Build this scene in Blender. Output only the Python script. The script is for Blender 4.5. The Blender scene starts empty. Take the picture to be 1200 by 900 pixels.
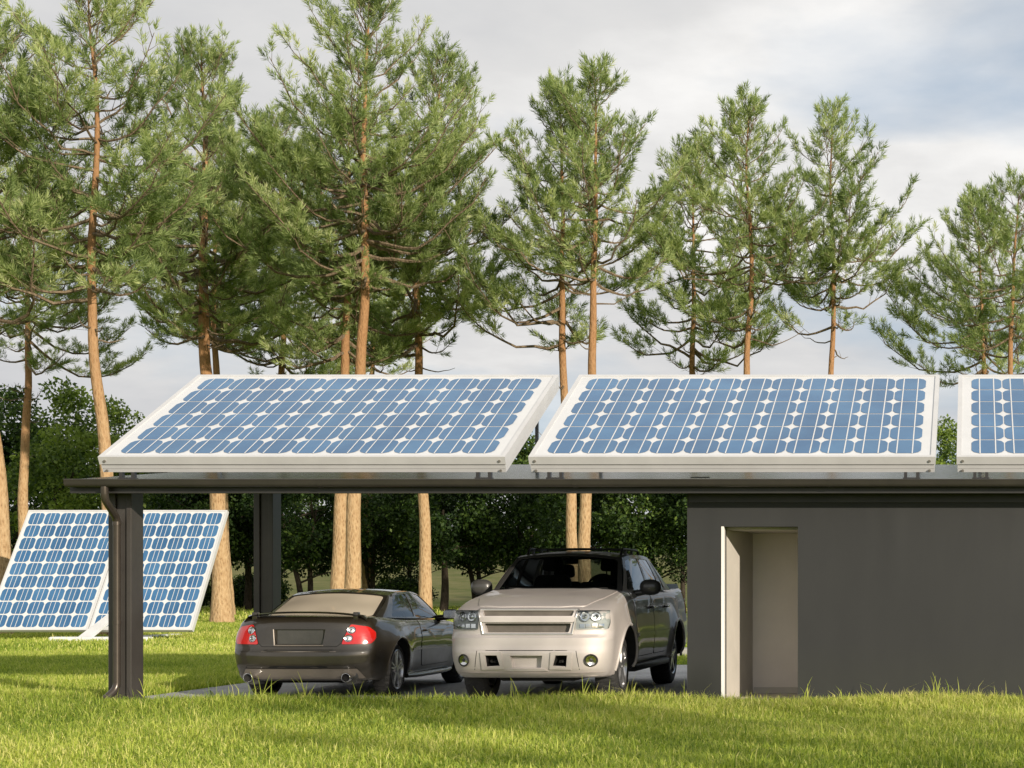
import bpy, bmesh, math, random
import numpy as np
from mathutils import Vector, Matrix
from mathutils.bvhtree import BVHTree
R = math.radians
PI = math.pi
scene = bpy.context.scene
col = scene.collection

# ------------------------------------------------------------------ camera constants (metres, looking along +Y)
EYE = 1.34
FPX = 1920.0
CX, CY = 1140.0, 690.0
def at(px, py, Y):
    "a point of the place, from where it shows in the photograph and how far off it stands"
    return Vector(((px - CX) / FPX * Y, Y, EYE + (CY - py) / FPX * Y))

# ------------------------------------------------------------------ materials
def srgb(r, g, b):
    f = lambda c: (c / 255 / 12.92) if c / 255 <= 0.04045 else ((c / 255 + 0.055) / 1.055) ** 2.4
    return (f(r), f(g), f(b), 1)

class NT:
    "small helper round a node tree"
    def __init__(self, tree):
        self.t = tree; self.n = tree.nodes; self.l = tree.links
    def node(self, kind, **kw):
        nd = self.n.new(kind)
        for k, v in kw.items():
            if k.startswith('in_'):
                key = k[3:]
                key = int(key) if key.isdigit() else key.replace('_', ' ')
                s = nd.inputs[key]
                if isinstance(v, bpy.types.NodeSocket): self.l.new(v, s)
                else: s.default_value = v
            else:
                setattr(nd, k, v)
        return nd
    def ramp(self, fac, stops, interp='LINEAR'):
        nd = self.n.new('ShaderNodeValToRGB'); self.l.new(fac, nd.inputs[0])
        cr = nd.color_ramp; cr.interpolation = interp
        while len(cr.elements) > 1: cr.elements.remove(cr.elements[-1])
        cr.elements[0].position = stops[0][0]; cr.elements[0].color = stops[0][1]
        for p, c in stops[1:]:
            e = cr.elements.new(p); e.color = c
        return nd.outputs[0]
    def mix(self, fac, a, b, blend='MIX'):
        nd = self.n.new('ShaderNodeMix'); nd.data_type = 'RGBA'; nd.blend_type = blend
        for s, v in ((nd.inputs[0], fac), (nd.inputs[6], a), (nd.inputs[7], b)):
            if isinstance(v, bpy.types.NodeSocket): self.l.new(v, s)
            else: s.default_value = v
        return nd.outputs[2]
    def math(self, op, a, b=0.0):
        nd = self.n.new('ShaderNodeMath'); nd.operation = op
        for s, v in ((nd.inputs[0], a), (nd.inputs[1], b)):
            if isinstance(v, bpy.types.NodeSocket): self.l.new(v, s)
            else: s.default_value = v
        return nd.outputs[0]

def new_mat(name):
    m = bpy.data.materials.new(name); m.use_nodes = True
    nt = NT(m.node_tree); nt.n.clear()
    out = nt.node('ShaderNodeOutputMaterial')
    nt.out = out
    return m, nt

def principled(nt, **kw):
    p = nt.node('ShaderNodeBsdfPrincipled')
    for k, v in kw.items():
        s = p.inputs[k.replace('_', ' ')]
        if isinstance(v, bpy.types.NodeSocket): nt.l.new(v, s)
        else: s.default_value = v
    nt.l.new(p.outputs[0], nt.out.inputs[0])
    return p

def varied(name, c1, c2, scale=4.0, rough=0.6, bump=0.0, bscale=60.0, metallic=0.0, detail=5.0, coat=0.0, spec=0.5, stretch=(1, 1, 1)):
    "two-tone mottled material with a fine bump"
    m, nt = new_mat(name)
    tc = nt.node('ShaderNodeTexCoord')
    mp = nt.node('ShaderNodeMapping', in_Vector=tc.outputs['Object'], in_Scale=stretch)
    nz = nt.node('ShaderNodeTexNoise', in_Vector=mp.outputs[0], in_Scale=scale, in_Detail=detail, in_Roughness=0.6)
    c = nt.ramp(nz.outputs[0], [(0.3, c1), (0.7, c2)])
    rr = nt.math('MULTIPLY_ADD', nz.outputs[0], 0.15)
    nt.n[-1] if False else None
    p = principled(nt, Base_Color=c, Roughness=rough, Metallic=metallic, Coat_Weight=coat, Specular_IOR_Level=spec)
    if bump:
        n2 = nt.node('ShaderNodeTexNoise', in_Vector=mp.outputs[0], in_Scale=bscale, in_Detail=4.0)
        b = nt.node('ShaderNodeBump', in_Strength=bump, in_Distance=0.01, in_Height=n2.outputs[0])
        nt.l.new(b.outputs[0], p.inputs['Normal'])
    return m

M = {}
M['frame_alu'] = varied('panel_aluminium', (.60, .60, .60, 1), (.67, .67, .67, 1), 3, rough=.40, metallic=.2)
M['back_sheet'] = varied('panel_backsheet', (.60, .61, .62, 1), (.66, .67, .68, 1), 2, rough=.35)
M['groove'] = varied('frame_groove', (.16, .15, .13, 1), (.20, .19, .17, 1), 3, rough=.6)
M['dark_metal'] = varied('dark_coated_metal', (.035, .034, .034, 1), (.05, .047, .045, 1), 2.5, rough=.38, metallic=.3, bump=.05, bscale=90)
M['gutter_metal'] = varied('brown_gutter_metal', (.050, .046, .042, 1), (.065, .058, .052, 1), 3, rough=.36, metallic=.35)
M['pipe_metal'] = varied('brown_downpipe_metal', (.075, .062, .052, 1), (.095, .080, .066, 1), 5, rough=.28, metallic=.55)
M['roof_metal'] = varied('roof_sheet_metal', (.10, .105, .11, 1), (.14, .145, .15, 1), 1.2, rough=.22, metallic=.7)
M['column_metal'] = varied('column_brown_grey', (.058, .052, .048, 1), (.073, .066, .060, 1), 3, rough=.42, metallic=.25, bump=.05)
M['rubber'] = varied('tyre_rubber', (.018, .018, .018, 1), (.032, .031, .030, 1), 14, rough=.75, bump=.15)
M['black_plastic'] = varied('black_plastic', (.018, .018, .019, 1), (.028, .028, .028, 1), 20, rough=.5, bump=.1, bscale=200)
M['grey_plastic'] = varied('mirror_grey', (.05, .049, .048, 1), (.065, .063, .06, 1), 12, rough=.35, coat=.3)
M['under'] = varied('underbody_black', (.010, .010, .010, 1), (.016, .016, .016, 1), 8, rough=.9)
M['chrome'] = varied('bright_metal', (.62, .62, .62, 1), (.72, .72, .72, 1), 9, rough=.14, metallic=1.0)
M['alloy'] = varied('alloy_rim', (.42, .42, .43, 1), (.52, .52, .53, 1), 7, rough=.28, metallic=.85)
M['interior'] = varied('car_interior_dark', (.022, .021, .020, 1), (.034, .032, .030, 1), 9, rough=.8)
M['interior_tan'] = varied('car_interior_tan', (.15, .125, .095, 1), (.21, .18, .14, 1), 9, rough=.8)
M['concrete'] = varied('concrete', (.30, .29, .27, 1), (.38, .37, .35, 1), 2.5, rough=.85, bump=.25, bscale=40)
M['white_paint'] = varied('white_coated_steel', (.66, .66, .65, 1), (.76, .76, .75, 1), 3, rough=.45)

def paint(name, c1, c2, metallic, rough, coat=.85):
    m, nt = new_mat(name)
    tc = nt.node('ShaderNodeTexCoord')
    nz = nt.node('ShaderNodeTexNoise', in_Vector=tc.outputs['Object'], in_Scale=2.2, in_Detail=3.0)
    fl = nt.node('ShaderNodeTexNoise', in_Vector=tc.outputs['Object'], in_Scale=420.0, in_Detail=1.0)
    c = nt.ramp(nz.outputs[0], [(0.35, c1), (0.65, c2)])
    c = nt.mix(nt.math('MULTIPLY', fl.outputs[0], .25), c, (c2[0] * 1.5, c2[1] * 1.5, c2[2] * 1.5, 1))
    # dust settles low on the body
    sx = nt.node('ShaderNodeSeparateXYZ', in_0=tc.outputs['Object'])
    dust = nt.node('ShaderNodeMapRange', in_0=sx.outputs[2], in_1=.15, in_2=.75, in_3=.34, in_4=0.0)
    dn = nt.node('ShaderNodeTexNoise', in_Vector=tc.outputs['Object'], in_Scale=7.0, in_Detail=6.0)
    dm = nt.math('MULTIPLY', dust.outputs[0], dn.outputs[0])
    c = nt.mix(dm, c, (.16, .14, .11, 1))
    ro = nt.math('ADD', nt.math('MULTIPLY', dn.outputs[0], .10), rough - .05)
    ro = nt.math('ADD', ro, nt.math('MULTIPLY', dm, .8))
    principled(nt, Base_Color=c, Metallic=metallic, Roughness=ro, Coat_Weight=coat, Coat_Roughness=.03)
    return m
M['suv_paint_shaded'] = paint('shaded_roof_paint', (.040, .039, .038, 1), (.05, .048, .046, 1), .1, .6, .12)  # carport shade on the pickup roof and screen frame, put into the colour
M['suv_paint'] = paint('champagne_silver_paint', (.585, .54, .52, 1), (.64, .595, .57, 1), .70, .68, .55)
M['sedan_paint'] = paint('dark_bronze_paint', (.020, .016, .010, 1), (.027, .0215, .0135, 1), .2, .40, 1.0)
M['valance'] = paint('bronze_valance_paint', (.20, .17, .14, 1), (.24, .205, .17, 1), .4, .40)

def glass(name, tint, refl=1.0, rough=.02, opaque=0.0):
    m, nt = new_mat(name)
    tr = nt.node('ShaderNodeBsdfTransparent', in_Color=tint)
    gl = nt.node('ShaderNodeBsdfGlossy', in_Color=(.95, .97, 1, 1), in_Roughness=rough)
    fr = nt.node('ShaderNodeFresnel', in_IOR=1.52)
    f = nt.math('MULTIPLY', fr.outputs[0], refl)
    mx = nt.node('ShaderNodeMixShader', in_0=f, in_1=tr.outputs[0], in_2=gl.outputs[0])
    last = mx
    if opaque:
        tc = nt.node('ShaderNodeTexCoord')
        nz = nt.node('ShaderNodeTexNoise', in_Vector=tc.outputs['Object'], in_Scale=.8, in_Detail=2.0)
        df = nt.node('ShaderNodeBsdfDiffuse', in_Color=(.66, .58, .46, 1))
        fo = nt.math('MULTIPLY', nz.outputs[0], opaque * 2)
        last = nt.node('ShaderNodeMixShader', in_0=fo, in_1=mx.outputs[0], in_2=df.outputs[0])
    nt.l.new(last.outputs[0], nt.out.inputs[0])
    return m
M['glass'] = glass('car_glass', (.56, .60, .59, 1), 1.15)
M['glass_sheen'] = glass('rear_glass_sheen', (.62, .57, .48, 1), 1.3, .03, .62)  # diffuse film paints a pale reflection into the rear window
M['lens'] = glass('headlamp_lens', (.93, .95, .95, 1), 1.2)

def red_lens(name, c):
    m, nt = new_mat(name)
    tc = nt.node('ShaderNodeTexCoord')
    w = nt.node('ShaderNodeTexWave', in_Vector=tc.outputs['Object'], in_Scale=26.0)
    cc = nt.mix(nt.math('MULTIPLY', w.outputs[0], .35), c, (c[0] * .5, c[1] * .5, c[2] * .5, 1))
    principled(nt, Base_Color=cc, Roughness=.12, Coat_Weight=1.0)
    return m
M['red_lens'] = red_lens('tail_lamp_red', (.62, .018, .014, 1))

def cell_mat():
    m, nt = new_mat('photovoltaic_cell')
    tc = nt.node('ShaderNodeTexCoord')
    nz = nt.node('ShaderNodeTexNoise', in_Vector=tc.outputs['Object'], in_Scale=1.6, in_Detail=3.0)
    sx = nt.node('ShaderNodeSeparateXYZ', in_0=tc.outputs['Object'])
    c = nt.ramp(nz.outputs[0], [(.3, srgb(50, 94, 136)), (.7, srgb(68, 113, 153))])
    ge = nt.node('ShaderNodeNewGeometry')
    rv = nt.node('ShaderNodeMapRange', in_0=ge.outputs['Random Per Island'], in_1=0.0, in_2=1.0, in_3=.90, in_4=1.08)
    c = nt.mix(1.0, c, rv.outputs[0], 'MULTIPLY')
    principled(nt, Base_Color=c, Roughness=.22, Coat_Weight=.35, Coat_Roughness=.04, Specular_IOR_Level=.3)
    return m
M['cell'] = cell_mat()

def wall_mat():
    m, nt = new_mat('anthracite_render')
    tc = nt.node('ShaderNodeTexCoord')
    mp = nt.node('ShaderNodeMapping', in_Vector=tc.outputs['Object'], in_Scale=(1.0, 1.0, .35))
    a = nt.node('ShaderNodeTexNoise', in_Vector=mp.outputs[0], in_Scale=1.1, in_Detail=7.0, in_Roughness=.65)
    st = nt.node('ShaderNodeMapping', in_Vector=tc.outputs['Object'], in_Scale=(3.2, 3.2, .30))
    b = nt.node('ShaderNodeTexNoise', in_Vector=st.outputs[0], in_Scale=1.0, in_Detail=4.0)
    sz = nt.node('ShaderNodeSeparateXYZ', in_0=tc.outputs['Object'])
    top = nt.node('ShaderNodeMapRange', in_0=sz.outputs[2], in_1=.9, in_2=2.5, in_3=0.0, in_4=.15)
    base = nt.ramp(a.outputs[0], [(.3, (.0175, .0185, .0195, 1)), (.7, (.026, .0268, .0272, 1))])
    streak = nt.ramp(b.outputs[0], [(.48, (0, 0, 0, 1)), (.75, (1, 1, 1, 1))])
    f = nt.math('MULTIPLY', streak, top.outputs[0])
    c = nt.mix(f, base, (.062, .064, .065, 1))
    low = nt.node('ShaderNodeMapRange', in_0=sz.outputs[2], in_1=0.0, in_2=.7, in_3=.7, in_4=0.0)
    c = nt.mix(nt.math('MULTIPLY', low.outputs[0], a.outputs[0]), c, (.030, .034, .020, 1))
    p = principled(nt, Base_Color=c, Roughness=.62)
    n2 = nt.node('ShaderNodeTexNoise', in_Vector=tc.outputs['Object'], in_Scale=130.0, in_Detail=4.0)
    bm = nt.node('ShaderNodeBump', in_Strength=.12, in_Distance=.006, in_Height=n2.outputs[0])
    nt.l.new(bm.outputs[0], p.inputs['Normal'])
    return m
M['wall'] = wall_mat()
M['plaster'] = varied('beige_plaster', (.47, .44, .39, 1), (.53, .495, .44, 1), 2.5, rough=.85, bump=.1, bscale=120)
M['plaster_brown'] = varied('taupe_plaster', (.70, .645, .59, 1), (.76, .70, .64, 1), 2.5, rough=.85, bump=.1, bscale=120)
M['door_trim'] = varied('white_door_trim', (.78, .76, .72, 1), (.84, .82, .78, 1), 3, rough=.5)
M['plaster_floor'] = varied('worn_tile', (.46, .41, .35, 1), (.58, .52, .45, 1), 9, rough=.7)

def slab_mat():
    m, nt = new_mat('exposed_gravel_slab')
    tc = nt.node('ShaderNodeTexCoord')
    v = nt.node('ShaderNodeTexVoronoi', in_Vector=tc.outputs['Object'], in_Scale=38.0)
    n = nt.node('ShaderNodeTexNoise', in_Vector=tc.outputs['Object'], in_Scale=.9, in_Detail=6.0)
    c = nt.mix(.5, nt.ramp(n.outputs[0], [(.3, (.33, .33, .335, 1)), (.7, (.48, .48, .48, 1))]), v.outputs['Color'], 'SOFT_LIGHT')
    hs = nt.node('ShaderNodeHueSaturation', in_Saturation=.25, in_Color=c)
    p = principled(nt, Base_Color=hs.outputs[0], Roughness=.85)
    bm = nt.node('ShaderNodeBump', in_Strength=.6, in_Distance=.01, in_Height=v.outputs['Distance'])
    nt.l.new(bm.outputs[0], p.inputs['Normal'])
    return m
M['slab'] = slab_mat()

def ground_mat():
    m, nt = new_mat('lawn_soil')
    tc = nt.node('ShaderNodeTexCoord')
    a = nt.node('ShaderNodeTexNoise', in_Vector=tc.outputs['Object'], in_Scale=.35, in_Detail=8.0, in_Roughness=.65)
    b = nt.node('ShaderNodeTexNoise', in_Vector=tc.outputs['Object'], in_Scale=14.0, in_Detail=6.0, in_Roughness=.7)
    near = nt.ramp(a.outputs[0], [(.3, (.15, .215, .024, 1)), (.7, (.27, .34, .045, 1))])
    near = nt.mix(nt.math('MULTIPLY', b.outputs[0], .6), near, (.03, .035, .010, 1))
    far = nt.ramp(a.outputs[0], [(.35, (.10, .125, .034, 1)), (.65, (.22, .20, .09, 1))])
    far = nt.mix(nt.math('MULTIPLY', b.outputs[0], .5), far, (.10, .11, .035, 1))
    sx = nt.node('ShaderNodeSeparateXYZ', in_0=tc.outputs['Object'])
    wob = nt.math('ADD', sx.outputs[1], nt.math('MULTIPLY', a.outputs[0], 30.0))
    f = nt.node('ShaderNodeMapRange', in_0=wob, in_1=128.0, in_2=150.0, in_3=0.0, in_4=1.0)
    c = nt.mix(f.outputs[0], near, far)
    p = principled(nt, Base_Color=c, Roughness=.95, Specular_IOR_Level=.1)
    bm = nt.node('ShaderNodeBump', in_Strength=.8, in_Distance=.08, in_Height=b.outputs[0])
    nt.l.new(bm.outputs[0], p.inputs['Normal'])
    return m
M['ground'] = ground_mat()

def leafy(name, stops, trans=.35, tcol=None, rough=.55, spec=.25):
    "foliage: colour by a per-blade attribute, partly translucent"
    m, nt = new_mat(name)
    at_ = nt.node('ShaderNodeAttribute', attribute_name='tone')
    c = nt.ramp(at_.outputs['Fac'], stops)
    p = nt.node('ShaderNodeBsdfPrincipled')
    nt.l.new(c, p.inputs['Base Color']); p.inputs['Roughness'].default_value = rough
    p.inputs['Specular IOR Level'].default_value = spec
    t = nt.node('ShaderNodeBsdfTranslucent')
    nt.l.new(nt.mix(1.0, c, tcol or (1.0, 1.05, .45, 1), 'MULTIPLY'), t.inputs[0])
    mx = nt.node('ShaderNodeMixShader', in_0=trans, in_1=p.outputs[0], in_2=t.outputs[0])
    nt.l.new(mx.outputs[0], nt.out.inputs[0])
    return m
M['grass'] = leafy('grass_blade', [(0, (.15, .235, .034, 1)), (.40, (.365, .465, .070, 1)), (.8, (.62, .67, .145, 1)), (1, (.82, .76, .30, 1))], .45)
M['needles'] = leafy('pine_needles', [(0, (.105, .155, .052, 1)), (.42, (.28, .365, .135, 1)), (.85, (.55, .61, .29, 1)), (1, (.68, .70, .44, 1))], .42)
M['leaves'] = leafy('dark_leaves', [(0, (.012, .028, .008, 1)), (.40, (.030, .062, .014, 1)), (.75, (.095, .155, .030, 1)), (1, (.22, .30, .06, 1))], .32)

def bark_mat(name, dark, mid, light, high=None, zmix=(6, 12)):
    m, nt = new_mat(name)
    tc = nt.node('ShaderNodeTexCoord')
    mp = nt.node('ShaderNodeMapping', in_Vector=tc.outputs['Object'], in_Scale=(1, 1, .35))
    v = nt.node('ShaderNodeTexVoronoi', in_Vector=mp.outputs[0], in_Scale=15.0)
    wn = nt.node('ShaderNodeTexNoise', in_Vector=mp.outputs[0], in_Scale=26.0, in_Detail=6.0, in_Roughness=.7)
    big = nt.node('ShaderNodeTexNoise', in_Vector=tc.outputs['Object'], in_Scale=1.1, in_Detail=3.0)
    f = nt.math('ADD', nt.math('MULTIPLY', v.outputs['Distance'], .55), nt.math('MULTIPLY', wn.outputs[0], .6))
    c = nt.ramp(f, [(.28, dark), (.46, mid), (.72, light)])
    if high:
        sz = nt.node('ShaderNodeSeparateXYZ', in_0=tc.outputs['Object'])
        hz = nt.math('ADD', sz.outputs[2], nt.math('MULTIPLY', big.outputs[0], 4.0))
        fz = nt.node('ShaderNodeMapRange', in_0=hz, in_1=zmix[0], in_2=zmix[1], in_3=0.0, in_4=.85)
        hc = nt.ramp(wn.outputs[0], [(.3, (high[0] * .55, high[1] * .5, high[2] * .5, 1)), (.7, high)])
        c = nt.mix(fz.outputs[0], c, hc)
    c = nt.mix(nt.math('MULTIPLY', big.outputs[0], .35), c, (mid[0] * .6, mid[1] * .55, mid[2] * .5, 1))
    p = principled(nt, Base_Color=c, Roughness=.9, Specular_IOR_Level=.15)
    b = nt.node('ShaderNodeBump', in_Strength=.9, in_Distance=.05, in_Height=f)
    nt.l.new(b.outputs[0], p.inputs['Normal'])
    return m
M['pine_bark'] = bark_mat('pine_bark', (.22, .13, .07, 1), (.44, .29, .155, 1), (.56, .40, .23, 1), high=(.44, .23, .105, 1))
M['pine_limb'] = bark_mat('pine_limb_bark', (.07, .052, .035, 1), (.15, .112, .075, 1), (.26, .20, .135, 1))
M['dark_bark'] = bark_mat('dark_bark', (.022, .018, .012, 1), (.045, .036, .026, 1), (.075, .060, .045, 1))

# ------------------------------------------------------------------ object helpers
def tag(o, label=None, cat=None, group=None, kind=None):
    if label: o['label'] = label
    if cat: o['category'] = cat
    if group: o['group'] = group
    if kind: o['kind'] = kind
    return o

def empty(name, loc, rz=0.0):
    o = bpy.data.objects.new(name, None); col.objects.link(o)
    o.location = loc; o.rotation_euler = (0, 0, rz); o.empty_display_size = .3
    return o

def root_of(o):
    while o.parent is not None: o = o.parent
    return o

def link_mesh(name, me, parent=None):
    o = bpy.data.objects.new(name, me); col.objects.link(o)
    if parent is not None: o.parent = parent
    return o

class MB:
    "collects shapes into one mesh"
    def __init__(self):
        self.v = []; self.f = []; self.mi = []
    def add(self, vs, fs, mi=0):
        b = len(self.v)
        self.v.extend([tuple(p) for p in vs])
        self.f.extend([tuple(b + i for i in f) for f in fs])
        self.mi.extend([mi] * len(fs))
        return self
    def box(self, x0, x1, y0, y1, z0, z1, mi=0, bev=0.0):
        if bev <= 0:
            vs = [(x, y, z) for z in (z0, z1) for y in (y0, y1) for x in (x0, x1)]
            return self.add(vs, [(0, 2, 3, 1), (4, 5, 7, 6), (0, 1, 5, 4), (2, 6, 7, 3), (0, 4, 6, 2), (1, 3, 7, 5)], mi)
        bm = bmesh.new(); bmesh.ops.create_cube(bm, size=1)
        for v in bm.verts:
            v.co = ((x0 + x1) / 2 + v.co.x * (x1 - x0), (y0 + y1) / 2 + v.co.y * (y1 - y0), (z0 + z1) / 2 + v.co.z * (z1 - z0))
        bmesh.ops.bevel(bm, geom=bm.edges[:] , offset=bev, segments=2, affect='EDGES', profile=.5)
        return self.bm(bm, mi)
    def bm(self, bm, mi=0):
        bm.verts.index_update()
        self.add([v.co for v in bm.verts], [[v.index for v in f.verts] for f in bm.faces], mi); bm.free()
        return self
    def tube(self, pts, radii, seg=10, mi=0, caps=True):
        pts = [Vector(p) for p in pts]
        if not hasattr(radii, '__len__'): radii = [radii] * len(pts)
        vs, fs = [], []
        up = Vector((0, 0, 1)); prev = None
        for i, p in enumerate(pts):
            d = (pts[min(i + 1, len(pts) - 1)] - pts[max(i - 1, 0)]).normalized()
            if prev is None:
                a = d.cross(up)
                if a.length < 1e-3: a = d.cross(Vector((1, 0, 0)))
                a.normalize()
            else:
                a = (prev - d * prev.dot(d)).normalized()
            prev = a; b = d.cross(a)
            for k in range(seg):
                t = 2 * PI * k / seg
                vs.append(p + (a * math.cos(t) + b * math.sin(t)) * radii[i])
        for i in range(len(pts) - 1):
            for k in range(seg):
                k2 = (k + 1) % seg
                fs.append((i * seg + k, i * seg + k2, (i + 1) * seg + k2, (i + 1) * seg + k))
        if caps:
            fs.append(tuple(range(seg - 1, -1, -1))); fs.append(tuple((len(pts) - 1) * seg + k for k in range(seg)))
        return self.add(vs, fs, mi)
    def extrude_poly(self, poly, fn0, fn1, mi=0):
        "prism between two images of a 2-D outline"
        n = len(poly)
        vs = [fn0(*p) for p in poly] + [fn1(*p) for p in poly]
        fs = [tuple(range(n))[::-1], tuple(range(n, 2 * n))] + [(i, (i + 1) % n, n + (i + 1) % n, n + i) for i in range(n)]
        return self.add(vs, fs, mi)
    def lathe_x(self, prof, cx, cy, cz, seg=48, mi=0, closed=False):
        "profile of (x offset, radius) turned round the x axis"
        vs, fs = [], []
        n = len(prof)
        for k in range(seg):
            t = 2 * PI * k / seg
            for (x, r) in prof: vs.append((cx + x, cy + r * math.cos(t), cz + r * math.sin(t)))
        for k in range(seg):
            k2 = (k + 1) % seg
            for i in range(n - 1 if not closed else n):
                j = (i + 1) % n
                fs.append((k * n + i, k * n + j, k2 * n + j, k2 * n + i))
        return self.add(vs, fs, mi)
    def build(self, name, mat, parent=None, smooth=None, world=False):
        me = bpy.data.meshes.new(name)
        vs = self.v
        if world and parent is not None:
            L = root_of(parent).location
            vs = [(p[0] - L.x, p[1] - L.y, p[2] - L.z) for p in vs]
        me.from_pydata(vs, [], self.f)
        mats = mat if isinstance(mat, (list, tuple)) else [mat]
        for m_ in mats: me.materials.append(m_)
        if len(mats) > 1: me.polygons.foreach_set('material_index', self.mi)
        fix_normals(me)
        shade(me, smooth)
        return link_mesh(name, me, parent)

def fix_normals(me):
    bm = bmesh.new(); bm.from_mesh(me)
    bmesh.ops.recalc_face_normals(bm, faces=bm.faces[:]); bm.to_mesh(me); bm.free()

def shade(me, angle):
    if angle is None: return
    me.polygons.foreach_set('use_smooth', [True] * len(me.polygons))
    me.set_sharp_from_angle(angle=R(angle))
    me.update()

def rounded_poly(pts, r, seg=4):
    "2-D outline with rounded corners"
    out = []
    n = len(pts)
    for i in range(n):
        p = Vector(pts[i]); a = Vector(pts[i - 1]); b = Vector(pts[(i + 1) % n])
        da = (a - p); db = (b - p)
        rr = min(r, da.length * .45, db.length * .45)
        p0 = p + da.normalized() * rr; p1 = p + db.normalized() * rr
        for k in range(seg + 1):
            t = k / seg
            q = p0 * (1 - t) ** 2 + p * 2 * t * (1 - t) + p1 * t * t
            out.append((q.x, q.y))
    return out

def tri_soup(name, verts, tone, per, mat, parent=None, faces=None):
    "big foliage mesh from numpy arrays: verts (N*per,3); faces (F,k) indices"
    me = bpy.data.meshes.new(name)
    nv = len(verts)
    me.vertices.add(nv); me.vertices.foreach_set('co', verts.astype(np.float32).ravel())
    k = faces.shape[1]; nf = len(faces)
    me.loops.add(nf * k); me.loops.foreach_set('vertex_index', faces.astype(np.int32).ravel())
    me.polygons.add(nf)
    me.polygons.foreach_set('loop_start', np.arange(0, nf * k, k, dtype=np.int32))
    me.update(calc_edges=True)
    a = me.attributes.new('tone', 'FLOAT', 'POINT')
    a.data.foreach_set('value', tone.astype(np.float32))
    me.materials.append(mat)
    return link_mesh(name, me, parent)
# ================================================================== GROUND, SLAB, PATH
def build_ground():
    xs = np.concatenate([np.linspace(-900, -120, 14), np.linspace(-100, 60, 54), np.linspace(90, 700, 12)])
    ys = np.concatenate([np.linspace(-120, 0, 7), np.linspace(6, 60, 28), np.linspace(64, 260, 50), np.linspace(290, 1400, 14)])
    X, Y = np.meshgrid(xs, ys)
    t = np.clip((Y - 112) / 130, 0, 1); t = t * t * (3 - 2 * t)
    Z = t * (8.6 + 1.2 * np.sin(X * .021) + .7 * np.sin(X * .06 + 1)) + np.clip((Y - 260) / 1000, 0, 1) * 3
    Z += np.where(Y > 70, .10 * np.sin(X * .19) * np.sin(Y * .13), 0)
    nx = len(xs); ny = len(ys)
    vs = np.stack([X, Y, Z], -1).reshape(-1, 3)
    fs = [(j * nx + i, j * nx + i + 1, (j + 1) * nx + i + 1, (j + 1) * nx + i) for j in range(ny - 1) for i in range(nx - 1)]
    mb = MB(); mb.add(vs, fs)
    return tag(mb.build('ground', M['ground'], smooth=60), kind='structure')
build_ground()

WALL_Y = 19.1
def build_slab():
    mb = MB()
    poly = [(-10.02, 18.75), (6.4, 18.75), (6.4, 28.6), (-9.9, 28.6), (-10.3, 23.5), (-10.22, 20.0)]
    mb.extrude_poly(poly, lambda x, y: (x, y, -.15), lambda x, y: (x, y, .012))
    return tag(mb.build('carport_pavement', M['slab']), kind='structure')
build_slab()
mb = MB()
mb.box(-6.9, 9.0, 32.6, 33.3, -.1, .15, bev=.02)
tag(mb.build('kerb', M['concrete']), kind='structure')

# ================================================================== CARPORT: roof, columns, store building
ROOF_Y0, ROOF_Y1 = 18.72, 24.5
RX0, RX1 = -10.33, 6.6
ROOF_Z0, ROOF_K = 2.588, .1055
def roof_z(y): return ROOF_Z0 + (y - ROOF_Y0) * ROOF_K

carport = empty('carport', (-6.0, 19.1, 0))
tag(carport, 'dark grey carport with sloping metal roof on square columns above two parked cars', 'carport')
mb = MB()
def roof_piece(x0, x1, y0, y1):
    prof = [(y0, roof_z(y0)), (y1, roof_z(y1)), (y1, roof_z(y1) - .05), (y0, roof_z(y0) - .05)]
    mb.extrude_poly(prof, lambda y, z: (x0, y, z), lambda y, z: (x1, y, z))
roof_piece(RX0, RX1, ROOF_Y0, ROOF_Y1)
mb.build('roof', M['roof_metal'], carport, world=True)
# fascia boards, edge boards and the rafters under the sheet
mb = MB()
mb.box(RX0, RX1, ROOF_Y0 + .02, ROOF_Y0 + .06, 2.432, 2.535, bev=.004)
mb.box(RX0, RX1, ROOF_Y0 - .012, ROOF_Y0 + .018, 2.540, 2.583)
mb.build('fascia', M['dark_metal'], carport, world=True)
mb = MB()
for xx in (RX0 + .0, ):
    pr = [(ROOF_Y0 + .065, 2.432), (ROOF_Y0 + .065, 2.535), (ROOF_Y1, roof_z(ROOF_Y1) - .055), (ROOF_Y1, roof_z(ROOF_Y1) - .17)]
    mb.extrude_poly(pr, lambda y, z: (xx + .003, y, z), lambda y, z: (xx + .045, y, z))
mb.build('edge_board', M['dark_metal'], carport, world=True)
mb = MB()
for xx in np.arange(RX0 + 1.4, -3.6, 1.1):
    pr = [(ROOF_Y0 + .07, 2.44), (ROOF_Y0 + .07, 2.525), (ROOF_Y1 - .05, roof_z(ROOF_Y1) - .06), (ROOF_Y1 - .05, roof_z(ROOF_Y1) - .16)]
    mb.extrude_poly(pr, lambda y, z: (xx - .03, y, z), lambda y, z: (xx + .03, y, z))
mb.build('rafters', M['dark_metal'], carport, world=True)
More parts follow.
